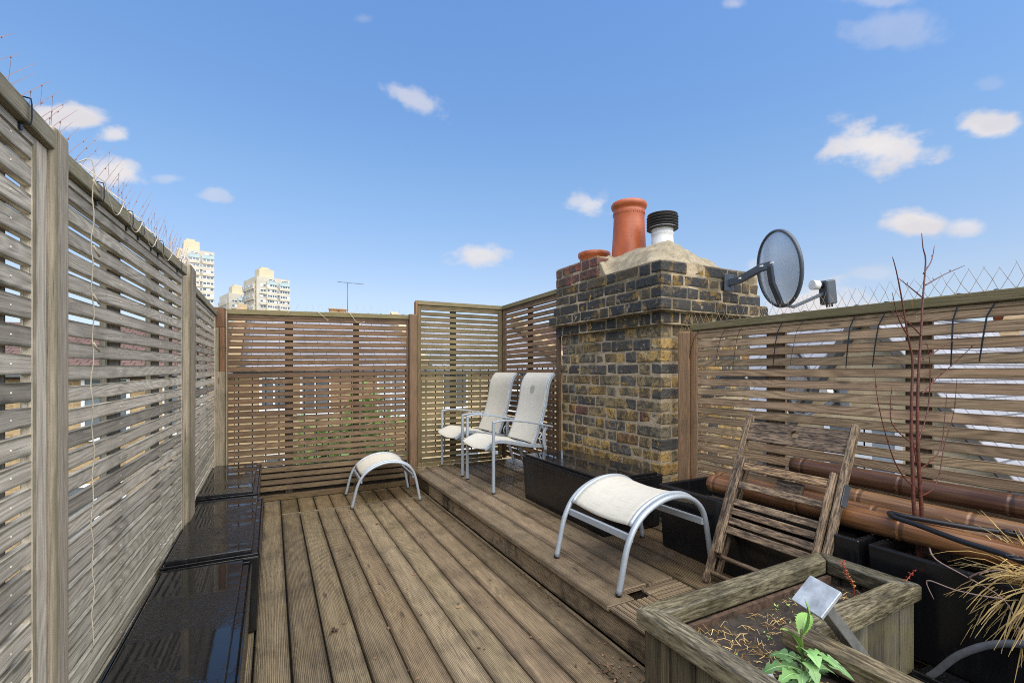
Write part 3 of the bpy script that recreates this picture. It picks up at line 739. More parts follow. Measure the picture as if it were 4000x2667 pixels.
# ================================================================== STOOLS
def stool(label, rot=0):
    t = thing('arched_stool', label, 'stool', 'arched sling stools')
    # local: x along the arch (0..0.69), y depth (-.27 .. .27)
    prof = [(0, 0), (.025, .105), (.05, .205), (.077, .27), (.115, .327), (.175, .378), (.255, .416), (.34, .437), (.42, .438), (.49, .425), (.555, .395), (.605, .35), (.635, .295), (.66, .2), (.68, .1), (.697, 0)]
    def smooth(pr):
        out = []
        for i in range(len(pr)-1):
            p0 = Vector(pr[max(i-1, 0)]); p1 = Vector(pr[i]); p2 = Vector(pr[i+1]); p3 = Vector(pr[min(i+2, len(pr)-1)])
            for k in range(3):
                u = k/3; out.append(.5*((2*p1)+(p2-p0)*u+(2*p0-5*p1+4*p2-p3)*u*u+(3*p1-p0-3*p2+p3)*u**3))
        out.append(Vector(pr[-1])); return out
    sp = smooth(prof)
    for y in (-.265, .265):
        q = MB(); q.tube([Vector((p.x, y, max(p.y, .006))) for p in sp], .0145, 10, up=(0, 1, 0), flat=1.15); q.build('hoop_frame', M_ALU, t)
        q = MB()
        for i in (0, -1): q.tube([Vector((sp[i].x, y, .0)), Vector((sp[i].x, y, .012))], .0155, 10)
        q.build('foot_cap', M_DARKPL, t)
    seg = [p for p in sp if .10 <= p.x <= .615]
    for y in (-.238, .238):
        q = MB(); q.tube([Vector((p.x, y, p.y+.012)) for p in seg], .012, 8, up=(0, 1, 0)); q.build('sling_rail', M_ALU, t)
    q = MB(); n = 14
    for i in range(len(seg)-1):
        for j in range(n):
            P = []
            for (a, c) in ((i, j), (i+1, j), (i+1, j+1), (i, j+1)):
                v = c/n; y = -.231+.462*v; sag = .016*math.sin(math.pi*v)
                P.append((Vector((seg[a].x, y, seg[a].y+.014-sag)), (seg[a].x, y)))
            o = len(q.v); q.v += [p for p, _ in P]; q.face([o, o+1, o+2, o+3], [u for _, u in P], (1, 1, 1), 0, True)
    so = q.build('sling', M_SLING, t); sm = so.modifiers.new('thick', 'SOLIDIFY'); sm.thickness = .004
    for x, z in ((.095, .262), (.628, .268)):
        q = MB(); q.box(x-.009, x+.009, -.262, .262, z-.02, z+.02); q.build('cross_bar', M_ALU, t, bevel=.004)
    return t
s1 = stool('small arched stool with pale sling on the lower deck by the back panel'); s1.location = (.672, 4.795, .002); s1.rotation_euler = (0, 0, R(-2)); s1.scale = (.93, 1.0, .92)
s2 = dup(s1, 'large arched stool with frayed pale sling near the camera on the step'); s2.location = (1.518, 2.055, ZU+.002); s2.rotation_euler = (0, 0, R(1.5)); s2.scale = (1, 1.02, 1.0)
# ================================================================== SLING CHAIRS
def cat_rom(pr, k=5):
    out = []
    for i in range(len(pr)-1):
        p0 = Vector(pr[max(i-1, 0)]); p1 = Vector(pr[i]); p2 = Vector(pr[i+1]); p3 = Vector(pr[min(i+2, len(pr)-1)])
        for j in range(k):
            u = j/k; out.append(.5*((2*p1)+(p2-p0)*u+(2*p0-5*p1+4*p2-p3)*u*u+(3*p1-p0-3*p2+p3)*u**3))
    out.append(Vector(pr[-1])); return out
def chair(label, spot=False):
    t = thing('sling_armchair', label, 'garden chair', 'pale sling garden chairs in the corner')
    # local: x = depth (front 0), y across, z up from deck
    W = .315; I = .26
    for s in (-1, 1):
        q = MB(); q.box(-.013, .013, s*W-.013, s*W+.013, .008, .645); q.build('front_leg', M_ALU, t, bevel=.006, seg=2)
        q = MB(); q.box(-.0145, .0145, s*W-.0145, s*W+.0145, 0, .014); q.build('foot_cap', M_DARKPL, t, bevel=.003)
        arm = cat_rom([(-.01, .647), (.09, .662), (.2, .655), (.35, .635), (.49, .608), (.63, .578)])
        q = MB(); q.bar([(p.x, s*W, p.y) for p in arm], .034, .017); q.build('armrest', M_ALU, t, bevel=.005, seg=2)
        back = cat_rom([(.585, .575), (.555, .54), (.545, .49), (.55, .42), (.565, .36), (.62, .18), (.69, .006)])
        q = MB(); q.bar([(p.x, s*(W-.02 if p.y > .36 else W-.05), p.y) for p in back], .02, .03, up=(1, 0, 0)); q.build('rear_leg', M_ALU, t, bevel=.005, seg=2)
        seat = cat_rom([(-.065, .398), (-.03, .42), (.03, .448), (.08, .462), (.165, .452), (.30, .422), (.42, .40), (.57, .386)])
        q = MB(); q.bar([(p.x, s*I, p.y) for p in seat], .022, .034); q.build('seat_rail', M_ALU, t, bevel=.004, seg=2)
        bk = cat_rom([(.452, .408), (.545, .64), (.585, .79), (.605, .905), (.622, .985), (.65, 1.045), (.69, 1.09)])
        q = MB(); q.bar([(p.x, s*I, p.y) for p in bk], .022, .032, up=(1, 0, 0)); q.build('back_rail', M_ALU, t, bevel=.004, seg=2)
        q = MB(); q.tube([(.535, s*(I+.018), .62), (.575, s*(I+.018), .47), (.58, s*(I+.018), .40)], .009, 6)
        sc_ = [Vector((.545+.035*math.cos(a), s*(I+.018), .455+.05*math.sin(a))) for a in [R(60+k*25) for k in range(8)]]; q.tube(sc_, .007, 6)
        q.build('recline_bracket', M_ALU, t)
    for nm, prof, hem in (('seat_sling', cat_rom([(-.072, .405), (-.045, .428), (.03, .466), (.08, .480), (.165, .470), (.30, .440), (.42, .418), (.46, .412)], 4), 0),
                          ('back_sling', cat_rom([(.437, .418), (.53, .645), (.568, .79), (.588, .905), (.606, .985), (.634, 1.05), (.682, 1.10)], 10), 1)):
        q = MB(); n = 32
        for i in range(len(prof)-1):
            for j in range(n):
                P = []
                for (a, c) in ((i, j), (i+1, j), (i+1, j+1), (i, j+1)):
                    v = c/n; y = -I+2*I*v; sag = .022*math.sin(math.pi*v)
                    pt = Vector((prof[a].x+(sag if hem else 0), y, prof[a].y-(0 if hem else sag)))
                    P.append((pt, (prof[a].x+prof[a].y, y)))
                tt = (1, 1, 1)
                if spot and hem:
                    cx = (i+.5)/(len(prof)-1)-.545; cy = (j+.5)/n-.58
                    dd = (cx/.10)**2+(cy/.10)**2
                    if dd < 1: kk = min(1, 2.2*(1-dd))*.42; tt = (1-kk, 1-kk*.92, 1-kk*.95)
                o = len(q.v); q.v += [p for p, _ in P]; q.face([o, o+1, o+2, o+3], [u for _, u in P], tt, 0, True)
        so = q.build(nm, M_SLING, t); sm = so.modifiers.new('thick', 'SOLIDIFY'); sm.thickness = .005
    for (x, z) in ((.0, .40), (.46, .395), (.565, .37)):
        q = MB(); q.tube([(x, -I, z), (x, I, z)], .011, 8); q.build('cross_bar', M_ALU, t)
    q = MB(); q.tube([(.47, -I+.02, .385), (.47, I-.02, .385)], .014, 8); q.build('hinge_bar', M_DARKPL, t)
    q = MB(); q.box(.02, .05, -W, W, .355, .385); q.build('front_bar', M_ALU, t, bevel=.004)
    return t
c1 = chair('pale sling armchair with a grey stain on its back, beside the lidded trough', True); c1.location = (1.783, 4.105, ZU+.002)
c2 = chair('unstained pale sling armchair nearest the tall corner panel'); c2.location = (1.785, 4.89, ZU+.002); c2.rotation_euler = (0, 0, R(1))
# ================================================================== FOLDED WOODEN CHAIR
def wooden_chair():
    t = thing('folding_chair', 'weathered wooden folding chair leaning folded against the open trough', 'folding chair')
    t.location = (2.028, 1.69, ZU+.002)
    a = math.atan2(.865, .37)          # lean
    # local: X across (towards camera), Y up along the lean, Z out of the front face
    ex = Vector((0.02, -1, 0)).normalized(); ey = Vector((math.cos(a), 0, math.sin(a))); ez = ex.cross(ey).normalized(); ex = ey.cross(ez)
    if ez.x > 0: ez = -ez
    M = Matrix(((ex.x, ey.x, ez.x, 0), (ex.y, ey.y, ez.y, 0), (ex.z, ey.z, ez.z, 0), (0, 0, 0, 1)))
    flip = M.to_3x3().determinant() < 0
    W = .53
    def part(name, fn, bevel=.005):
        q = MB(); fn(q)
        if flip: q.f = [list(reversed(f)) for f in q.f]; q.uv = [list(reversed(u)) for u in q.uv]
        q.v = [M @ v for v in q.v]
        return q.build(name, W_CHAIR, t, bevel=bevel, seg=2)
    part('stile', lambda q: q.box(-.012, .018, .0, .945, -.028, .016, sv(.1)), .009)
    part('stile', lambda q: q.box(W-.018, W+.012, .0, .945, -.028, .016, sv(.1)), .009)
    part('seat_stile', lambda q: q.box(.024, .052, .165, .70, -.006, .030, sv(.1)), .009)
    part('seat_stile', lambda q: q.box(W-.052, W-.024, .165, .70, -.006, .030, sv(.1)), .009)
    part('rear_leg', lambda q: q.box(.02, .044, .06, .66, -.062, -.032, (.6, .6, .6)), .006)
    part('rear_leg', lambda q: q.box(W-.044, W-.02, .06, .66, -.062, -.032, (.6, .6, .6)), .006)
    # top rail with a round hand hole
    q = MB(); x0, x1, y0, y1 = .018, W-.018, .800, .905
    hx, hy, hr = .268, .86, .022; n = 24; zf, zb = .004, -.016
    ring = [(hx+hr*math.cos(2*math.pi*k/n), hy+hr*.95*math.sin(2*math.pi*k/n)) for k in range(n)]
    sq = []
    for k in range(n):
        c, s = math.cos(2*math.pi*k/n), math.sin(2*math.pi*k/n); m_ = max(abs(c), abs(s)); c /= m_; s /= m_
        sq.append(((x0+x1)/2+c*(x1-x0)/2, (y0+y1)/2+s*(y1-y0)/2))
    o = len(q.v)
    for zz in (zf, zb):
        q.v += [Vector((x, y, zz)) for x, y in ring]; q.v += [Vector((x, y, zz)) for x, y in sq]
    uvr = [(x+3, y) for x, y in ring]; uvs = [(x+3, y) for x, y in sq]
    for k in range(n):
        k2 = (k+1) % n
        q.face([o+k, o+n+k, o+n+k2, o+k2], [uvr[k], uvs[k], uvs[k2], uvr[k2]])
        q.face([o+2*n+k2, o+3*n+k2, o+3*n+k, o+2*n+k], [uvr[k2], uvs[k2], uvs[k], uvr[k]])
        q.face([o+k2, o+2*n+k2, o+2*n+k, o+k], [uvr[k2], uvr[k2], uvr[k], uvr[k]])
        q.face([o+n+k, o+3*n+k, o+3*n+k2, o+n+k2], [uvs[k], uvs[k], uvs[k2], uvs[k2]])
    if flip: q.f = [list(reversed(f)) for f in q.f]; q.uv = [list(reversed(u)) for u in q.uv]
    q.v = [M @ v for v in q.v]; q.t = [(.72, .72, .75)]*len(q.f)
    q.build('top_rail', W_CHAIR, t)
    for (y, h, tt) in ((.625, .042, (1.25, 1.15, 1.0)), (.525, .036, (1, 1, 1)), (.43, .036, (1, 1, 1)), (.38, .036, (.75, .72, .7)), (.33, .036, (.85, .85, .85)), (.28, .038, (.8, .8, .8))):
        part('slat', lambda q: q.box(.053, W-.053, y, y+h, .004, .022, tt))
    part('crosspiece', lambda q: q.box(.045, W-.045, .39, .418, -.056, -.036, (.7, .7, .7)))
    part('block', lambda q: q.box(.23, .36, .56, .622, -.03, -.008, (.5, .5, .5)))
    def rung(y): return lambda q: q.tube([(.015, y, -.006), (W-.015, y, -.006)], .0115, 8, tint=(.85, .85, .85))
    part('rung', rung(.155), 0); part('rung', rung(.06), 0)
    q = MB(); q.box(W+.013, W+.016, .56, .66, -.04, .012)
    if flip: q.f = [list(reversed(f)) for f in q.f]
    q.v = [M @ v for v in q.v]; q.build('hinge_plate', M_GREY, t, bevel=.001)
wooden_chair()
# ================================================================== BAMBOO
def bamboo(label, a, c, r, nodes=.42, off=0.1, tb=(1, 1, 1)):
    a = Vector(a); c = Vector(c); L = (c-a).length; b = MB()
    pts, rs = [], []; s = 0; nd = off
    stops = set()
    while nd < L: stops.add(nd); nd += nodes*rnd.uniform(.85, 1.15)
    ss = sorted({0, L} | {x+d for x in stops for d in (-.016, -.007, -.002, .003, .009, .02) if 0 < x+d < L} | {L*k/14 for k in range(15)})
    for s in ss:
        near = min((abs(s-x), s-x) for x in stops)[1] if stops else 9
        rr = r*(1.0+(.05 if -.01 < near < .0 else .02 if 0 <= near < .012 else 0)-(.03 if .001 < near < .005 else 0))
        pts.append(a.lerp(c, s/L)); rs.append(rr*(1-.06*s/L))
    b.tube(pts, rs, 20, tint=tb, caps=False)
    for i in range(len(ss)-1):
        mid = (ss[i]+ss[i+1])/2
        if any(-.008 < mid-x < .004 for x in stops):
            for k in range(20): b.t[i*20+k] = tuple(1.2*c for c in tb)
        elif any(.004 <= mid-x < .02 for x in stops):
            for k in range(20): b.t[i*20+k] = tuple(.6*c for c in tb)
    # hollow end at a
    n = 20; d = (c-a).normalized(); x = d.cross(Vector((0, 0, 1))).normalized(); y = x.cross(d)
    o = len(b.v)
    for (rr, dd) in ((r, 0), (r*.80, 0), (r*.80, .07), (.001, .07)):
        for k in range(n):
            an = 2*math.pi*k/n; b.v.append(a+d*dd+x*rr*math.cos(an)+y*rr*math.sin(an))
    for i in range(3):
        for k in range(n):
            k2 = (k+1) % n; b.face([o+i*n+k, o+(i+1)*n+k, o+(i+1)*n+k2, o+i*n+k2], [(0, .1)]*4, (.8, .8, .7) if i == 0 else (.3, .25, .2))
    o = b.build('bamboo_pole', M_BAMBOO); o.data.shade_smooth() if hasattr(o.data, 'shade_smooth') else None
    return tag(o, label, 'bamboo pole', 'bamboo poles lying across the black troughs')
bamboo('thick front bamboo pole lying along the trough edge under the chair', (2.335, 1.895, .625), (2.375, -.5, .628), .050, off=.035, tb=(1.0, .80, .62))
bamboo('bamboo pole just behind the front one, its end ringed by the chair stile', (2.435, 1.93, .632), (2.47, -.5, .632), .043, off=.03, tb=(.9, .78, .66))
bamboo('pale bamboo pole second from the top of the stack', (2.545, 1.50, .668), (2.555, -.5, .655), .047, off=.29, tb=(1.2, 1.15, 1.05))
bamboo('dark topmost bamboo pole lying highest against the right panel', (2.655, 1.60, .752), (2.66, -.5, .742), .048, off=.06, tb=(.55, .48, .50))
bamboo('lowest bamboo pole hidden at the back of the stack', (2.645, 1.35, .624), (2.652, -.5, .624), .048, off=.2)
# ================================================================== HOSES
b = MB()
pts = [(2.52, -.3, .683), (2.50, .2, .685), (2.44, .616, .688), (2.37, .774, .69), (2.335, .90, .69), (2.325, .955, .69), (2.327, .99, .69), (2.305, .985, .69), (2.27, .95, .69), (2.24, .87, .69), (2.165, .72, .69), (2.14, .635, .69), (2.10, .545, .69), (2.02, .3, .66), (1.98, .1, .60)]
b.tube([tuple(p) for p in cat_rom(pts, 6)], .0105, 8)
for (x, y, z) in ((2.41, .66, .70), (2.09, .56, .70)):
    b.tube([(x+.02*math.cos(k*.6), y+.02*math.sin(k*.6), z) for k in range(11)], .0035, 5)
tag(b.build('black_hoop', M_DARKPL), 'thin black bent hoop resting on the bamboo poles', 'plastic hoop')
b = MB()
pts = [(2.10, .78, .19), (2.10, .755, .225), (2.10, .70, .31), (2.10, .625, .385), (2.10, .545, .43), (2.095, .45, .45), (2.09, .34, .435), (2.08, .24, .39), (2.08, .14, .30), (2.09, .08, .19)]
b.tube([tuple(p) for p in cat_rom(pts, 6)], .0115, 10)
tag(b.build('garden_hose', plain('grey_rubber_hose', (.10, .105, .115), .5, 0, .2, 30, .2)), 'grey garden hose arching in front of the sapling trough', 'hose')
b = MB(); b.box(2.06, 2.19, .1, .815, ZU+.002, ZU+.016); b.box(2.06, 2.07, .1, .815, ZU+.016, ZU+.035)
tag(b.build('drip_tray', M_BLACK, bevel=.003), 'black drip tray on the deck behind the wooden planter', 'tray')
# ================================================================== SAPLING
def near(p, q=.92, lim=2.68):
    x, z = p; y = q
    k = min(1.0, lim/x); return Vector((x*k, y*k, 1.29+(z-1.29)*k))
t = thing('birch_sapling', 'bare red-barked sapling growing in the black trough', 'sapling')
STEMS = [[(2.385,.45),(2.38,.538),(2.365,.637),(2.343,.757),(2.335,.883),(2.324,1.027),(2.328,1.205),(2.335,1.33),(2.295,1.436),(2.242,1.592),(2.2,1.693),(2.172,1.741)],
         [(2.402,.45),(2.402,.531),(2.416,.656),(2.40,.804),(2.384,.933),(2.376,1.114),(2.388,1.295),(2.407,1.44),(2.426,1.606),(2.449,1.755),(2.426,1.807),(2.414,1.869)]]
BR = [[(2.372,.807),(2.277,.853),(2.19,.932),(2.122,1.04),(2.073,1.144),(2.047,1.228),(2.041,1.294)], [(2.395,.768),(2.504,.782),(2.573,.84),(2.627,.969),(2.714,1.1),(2.749,1.256)],
      [(2.369,.988),(2.295,1.011),(2.172,1.08),(2.156,1.158),(2.172,1.243)], [(2.395,.886),(2.465,.898),(2.586,.953),(2.627,1.084),(2.649,1.199)], [(2.418,1.194),(2.544,1.257),(2.714,1.324),(2.945,1.419)],
      [(2.426,1.34),(2.586,1.39),(2.758,1.443)], [(2.445,1.653),(2.627,1.717),(2.831,1.777)], [(2.426,1.597),(2.313,1.633),(2.224,1.66)], [(2.407,1.44),(2.277,1.498),(2.139,1.533)],
      [(2.38, .99), (2.47, 1.13), (2.49, 1.3), (2.46, 1.42)], [(2.30, 1.43), (2.22, 1.50), (2.17, 1.60)], [(2.43, 1.70), (2.50, 1.76), (2.53, 1.83)], [(2.373, .9), (2.33, 1.05), (2.335, 1.2)]]
for s in STEMS:
    q = MB(); pts = [near(p) for p in s]; n = len(pts)
    q.tube(cat_rom(pts, 3), [.0095*(1-.86*(i/(3*(n-1)))) for i in range(3*(n-1)+1)], 7)
    q.build('stem', M_TWIG, t)
for s in BR:
    q = MB(); pts = cat_rom([near(p) for p in s], 4); n = len(pts)
    q.tube(pts, [.0032*(1-.75*i/n) for i in range(n)], 5)
    for i in range(2, n-1, 3): q.tube([pts[i], pts[i]+Vector((rnd.uniform(-.006, .006), rnd.uniform(-.006, .006), .010))], [.0022, .0012], 4)
    q.build('branch', M_TWIG, t)
q = MB()
for (x, z) in ((2.51, 1.42), (2.33, 1.60), (2.56, 1.28)):
    p = near((x, z)); q.poly([p, p+Vector((.012, .004, -.02)), p+Vector((.004, 0, -.055)), p+Vector((-.010, -.004, -.025))], (3.0, 1.6, .5))
q.build('dead_leaf', M_DEADLEAF, t)
b = MB()
for pts in ([(2.32, .86, .59), (2.213, .80, .583), (2.185, .70, .56), (2.17, .61, .53), (2.15, .57, .46), (2.14, .555, .37)], [(2.17, .61, .53), (2.16, .66, .52), (2.15, .73, .515), (2.14, .80, .52), (2.14, .78, .46)], [(2.185, .70, .56), (2.165, .66, .60), (2.17, .60, .63)], [(2.15, .57, .46), (2.145, .545, .43), (2.14, .54, .40)]):
    c = cat_rom(pts, 4); b.tube(c, [.0032*(1-.6*i/len(c)) for i in range(len(c))], 5)
tag(b.build('dead_vine', plain('pale_dead_vine', (.28, .19, .16), .7, 0, .3, 40)), 'dead curling vine spilling over the sapling trough edge', 'vine')
# dry grass clump
b = MB()
for k in range(640):
    a = rnd.uniform(0, 2*math.pi); c0 = Vector((2.33+rnd.uniform(-.05, .05), .50+rnd.uniform(-.09, .09), .55))
    L = rnd.uniform(.10, .28); out = Vector((math.cos(a)-.55, math.sin(a)*.9+.1, 0)); out.normalize()
    rise = rnd.uniform(.02, .16); drop = rnd.uniform(.05, .28) if out.x < 0 else rnd.uniform(-.05, .05)
    pts = []
    for j in range(6):
        u = j/5; pts.append(c0+out*L*u+Vector((0, 0, rise*u*1.6-(rise*.6+drop)*u*u))+Vector((0, 0, .02*math.sin(u*3+k))))
    b.tube(pts, [.0042, .0042, .0038, .0033, .0024, .0006], 3, tint=rnd.choice(((1, 1, 1), (1.25, 1.2, 1.1), (.75, .7, .6), (1.1, 1.0, .8))), caps=False, flat=.35)
for k in range(22):
    y = .50+rnd.uniform(-.1, .1); pts = [Vector((2.25, y, .60)), Vector((2.19, y+rnd.uniform(0, .12), .62)), Vector((2.17, y+rnd.uniform(.05, .22), .58+rnd.uniform(-.02, .07)))]
    b.tube(pts, [.003, .0025, .001], 3, caps=False, flat=.4)
tag(b.build('dry_grass_clump', M_STRAW), 'clump of straw-coloured dead grass drooping over the sapling trough', 'dry grass')
# ================================================================== L-SHAPED WOODEN PLANTER
t = thing('wooden_planter', 'dark weathered L-shaped timber planter in the right foreground', 'planter')
RW, RT, RB = .075, .498, .438
def rim(name, x0, x1, y0, y1, mit, tint=(1, 1, 1)):
    q = MB(); q.box(x0, x1, y0, y1, RB+rnd.uniform(-.001, .001), RT+rnd.uniform(-.002, .002), tint); return q.build(name, W_BOX, t, bevel=.010, seg=3)
def rimp(pts, tint, along):
    """mitred rim board: plan polygon extruded; along = 0 for x grain, 1 for y grain"""
    q = MB(); o = len(q.v); n = len(pts); ou, ov = rnd.uniform(0, 50), rnd.uniform(0, 20)
    for z in (RB, RT): q.v += [Vector((x, y, z)) for x, y in pts]
    uvf = lambda x, y: (ou+(y if along else x), ov+(x if along else y))
    q.face([o+n+i for i in range(n)], [uvf(*p) for p in pts], tint); q.face([o+i for i in reversed(range(n))], [uvf(*p) for p in reversed(pts)], tint)
    for i in range(n):
        j = (i+1) % n; a = pts[i]; c = pts[j]
        ua = (a[1] if along else a[0]); uc = (c[1] if along else c[0])
        q.face([o+i, o+j, o+n+j, o+n+i], [(ou+ua, ov), (ou+uc, ov), (ou+uc, ov+.06), (ou+ua, ov+.06)], tint)
    return q.build('rim_board', W_BOX, t, bevel=.009, seg=3)
X0, X1, Y1 = 1.083, 2.145, 1.183; XM, YM = 1.515, .814
g_ = .0015
rimp([(X0, -.6), (X0+RW, -.6), (X0+RW, Y1-RW-g_), (X0, Y1-g_)], (1.05, 1.05, 1.05), 1)
rimp([(X0+g_, Y1), (X0+RW+g_, Y1-RW), (X1-RW-g_, Y1-RW), (X1-g_, Y1)], (.95, .95, .9), 0)
rimp([(X1, Y1-g_), (X1-RW, Y1-RW-g_), (X1-RW, YM+RW+g_), (X1, YM+g_)], (.6, .62, .65), 1)
rimp([(X1-g_, YM), (X1-RW-g_, YM+RW), (XM-.03, YM+RW), (XM-.03, YM)], (1.1, 1.08, 1.0), 0)
rimp([(XM-.035, YM+RW), (XM-.035-RW, YM+RW), (XM-.035-RW, -.6), (XM-.035, -.6)], (1.25, 1.15, 1.05), 1)
def planks(name, axis, fixed, a, c, z0, z1, n, th, mi=W_BOXP):
    q = MB(); w = (c-a)/n
    for k in range(n):
        tt = sv(.3, .05); s0, s1 = a+k*w+.002, a+(k+1)*w-.002; dd = rnd.uniform(0, .004)
        if axis == 'x': q.box(s0, s1, fixed-th+dd, fixed+dd, z0, z1, tt)
        else: q.box(fixed+dd, fixed+th+dd, s0, s1, z0, z1, tt)
    return q.build(name, mi, t, bevel=.003)
planks('side_panel', 'y', 1.105, -.6, 1.155, .004, RB-.004, 18, .022)
q = MB(); q.box(1.099, 1.149, 1.09, 1.16, .004, RB-.002, (.9, .9, .85)); q.build('corner_post', W_BOXP, t, bevel=.005)
planks('far_panel', 'x', 1.160, 1.15, 2.12, ZU+.004, RB-.004, 10, .022)
planks('front_panel', 'x', .85, XM+.01, 2.115, ZU+.004, RB-.004, 11, .024, wood('streaked_panel_wood', (.17, .15, .105), (.04, .036, .028), (.024, .023, .02), .6, dirt=.8, ring=.2, moss=.35, mosscol=(.16, .14, .05)))
planks('end_panel', 'y', 2.10, .85, 1.15, ZU+.004, RB-.004, 4, .02)
planks('inner_panel', 'y', XM-.05, -.6, .84, ZU+.004, RB-.004, 14, .02)
# inner lining and soil
q = MB(); q.box(1.13, 1.15, -.6, 1.10, .25, RB-.005, (.9, .9, .9)); q.box(1.15, 2.08, 1.095, 1.112, .25, RB-.005); q.build('lining', M_BARK, t)
q = MB(); NX, NY = 60, 60
def soil_z(x, y): return .405+.018*mnoise.noise(Vector((x*6, y*6, 0)))+.012*mnoise.noise(Vector((x*19, y*19, 3)))+.006*mnoise.noise(Vector((x*50, y*50, 7)))
def soil(x0, x1, y0, y1, nx, ny):
    for i in range(nx):
        for j in range(ny):
            P = []
            for (a, c) in ((i, j), (i+1, j), (i+1, j+1), (i, j+1)):
                x = x0+(x1-x0)*a/nx; y = y0+(y1-y0)*c/ny; P.append((x, y, soil_z(x, y)))
            q.poly(P, smooth=True)
soil(1.15, XM-.051, -.5, .85, 18, 90); soil(1.15, 2.10, .85, 1.095, 64, 18)
q.build('soil', M_SOIL, t)
# straw, seedlings and litter on the soil (nobody could count them)
b = MB()
for k in range(900):
    if rnd.random() < .5: x, y = rnd.uniform(1.17, 1.36), rnd.uniform(.2, .85)
    else: x, y = rnd.uniform(1.17, 2.05), rnd.uniform(.86, 1.08)
    dens = mnoise.noise(Vector((x*5, y*5, 11)))
    if dens < -.05 and rnd.random() < .75: continue
    z = soil_z(x, y)+.004; a = rnd.uniform(0, 2*math.pi); L = rnd.uniform(.015, .055)
    d = Vector((math.cos(a), math.sin(a), 0)); s = Vector((-math.sin(a), math.cos(a), 0))*rnd.uniform(-.4, .4)
    b.tube([Vector((x, y, z)), Vector((x, y, z))+d*L*.5+s*L*.5+Vector((0, 0, rnd.uniform(.002, .014))), Vector((x, y, z+.002))+d*L], [.0009, .0011, .0007], 3, caps=False, tint=rnd.choice(((1.2, 1.1, 1), (.8, .7, .6), (1.5, 1.5, 1.5), (.5, .4, .3))))
o = b.build('straw_litter', M_STRAW); o['kind'] = 'stuff'; o['label'] = 'dry straw and rootlets strewn over the planter soil'; o['category'] = 'straw'
b = MB()
for k in range(260):
    if rnd.random() < .6: x, y = rnd.uniform(1.17, 1.36), rnd.uniform(.3, .85)
    else: x, y = rnd.uniform(1.17, 1.8), rnd.uniform(.86, 1.08)
    if mnoise.noise(Vector((x*7, y*7, 4))) < .08: continue
    rosette(b, x, y, soil_z(x, y)+.006, rnd.uniform(.006, .013), rnd.choice((2, 3, 4)), sv(.25, .1), .7)
o = b.build('seedlings', M_SEED); o['kind'] = 'stuff'; o['label'] = 'tiny green seedlings scattered over the planter soil'; o['category'] = 'seedlings'
b = MB(); b.box(-.04, .045, -.007, .006, -.004, .004, jit=.003); b.box(-.05, -.02, .03, .05, -.004, .006, jit=.003)
o = b.build('white_chip', M_WHITE, bevel=.002); o.location = (1.24, .845, soil_z(1.24, .845)+.008); o.rotation_euler = (0, 0, R(-20)); tag(o, 'small white chips lying on the planter soil', 'litter')
# ------------------------------------------------------------------ sow thistle
def leaf(mb, base, d, L, w, lobes, tint, droop=.5, roll=0.0, tipw=1.0):
    d = Vector(d).normalized(); side = d.cross(Vector((0, 0, 1))).normalized(); up = side.cross(d)
    side = (side*math.cos(roll)+up*math.sin(roll)).normalized(); up = side.cross(d)
    n = 22; L_, R_, C_ = [], [], []
    for i in range(n+1):
        u = i/n; c = Vector(base)+d*L*u+up*(L*.22*math.sin(u*2.2)) + Vector((0, 0, -droop*L*u*u))
        env = w*(math.sin(math.pi*min(1, u*.93+.07))**.8)*(.45+.75*u if tipw > 0 else 1)
        if lobes:
            ph = (u*lobes) % 1.0
            env *= .30+.85*max(0, math.sin(math.pi*ph))**.7 if u < .86 else 1.0
        else: env *= 1+.10*math.sin(i*2.6)
        fold = up*env*.35
        L_.append(c-side*env+fold-d*env*.15); R_.append(c+side*env+fold-d*env*.15); C_.append(c)
    for i in range(n):
        mb.poly([C_[i], C_[i+1], L_[i+1], L_[i]], tint, 0, True); mb.poly([R_[i], R_[i+1], C_[i+1], C_[i]], tint, 0, True)
    mb.tube([c+up*.0008 for c in C_[:-2]], [.0018*(1-.8*i/n) for i in range(n-1)], 4, (1.5, 1.4, 1.6))
t = thing('sow_thistle', 'fresh green sow thistle growing in the wooden planter', 'weed')
base = Vector((1.275, .735, .40))
q = MB(); q.tube(cat_rom([base, base+Vector((.004, .004, .06)), base+Vector((-.002, .008, .12)), base+Vector((.0, .012, .19))], 4), [.006-.003*i/12 for i in range(13)], 7, (.5, .3, .35)); q.build('stem', M_LEAF, t)
T = base+Vector((0, .012, .175))
LF = [(T, (-.05, .10, .9), .10, .017, 0, (1.05, 1.05, .75), .0), (T, (.75, .25, .30), .085, .020, 0, (1.1, 1.15, .75), .15), (T+Vector((0, 0, -.04)), (-.75, .35, .65), .085, .018, 0, (1.1, 1.1, .65), .1),
      (T+Vector((0, 0, -.055)), (-.55, -.1, .55), .05, .010, 0, (1.3, 1.2, .6), .2), (T+Vector((0, 0, -.045)), (-.35, -.7, .25), .075, .026, 3, (.9, 1.0, 1.0), .5), (T+Vector((0, 0, -.06)), (.4, -.55, .25), .08, .022, 4, (.85, .95, .9), .5)]
for k in range(17):
    a = k*2.4+.3; zz = .035+.085*rnd.random(); L = rnd.uniform(.085, .145); tv = rnd.uniform(.65, 1.05)
    LF.append((base+Vector((0, 0, zz)), (math.cos(a), math.sin(a), rnd.uniform(.05, .5)), L, rnd.uniform(.017, .026), rnd.choice((4, 5, 6)), (tv*.85, tv*.95, tv*rnd.uniform(.85, 1.15)), rnd.uniform(.3, .6)))
for (p, d, L, w, lob, tt, dr) in LF:
    q = MB(); leaf(q, p, d, L, w, lob, tt, dr, rnd.uniform(-.25, .25), 0 if not lob else 1)
    o = q.build('leaf', M_LEAF, t)
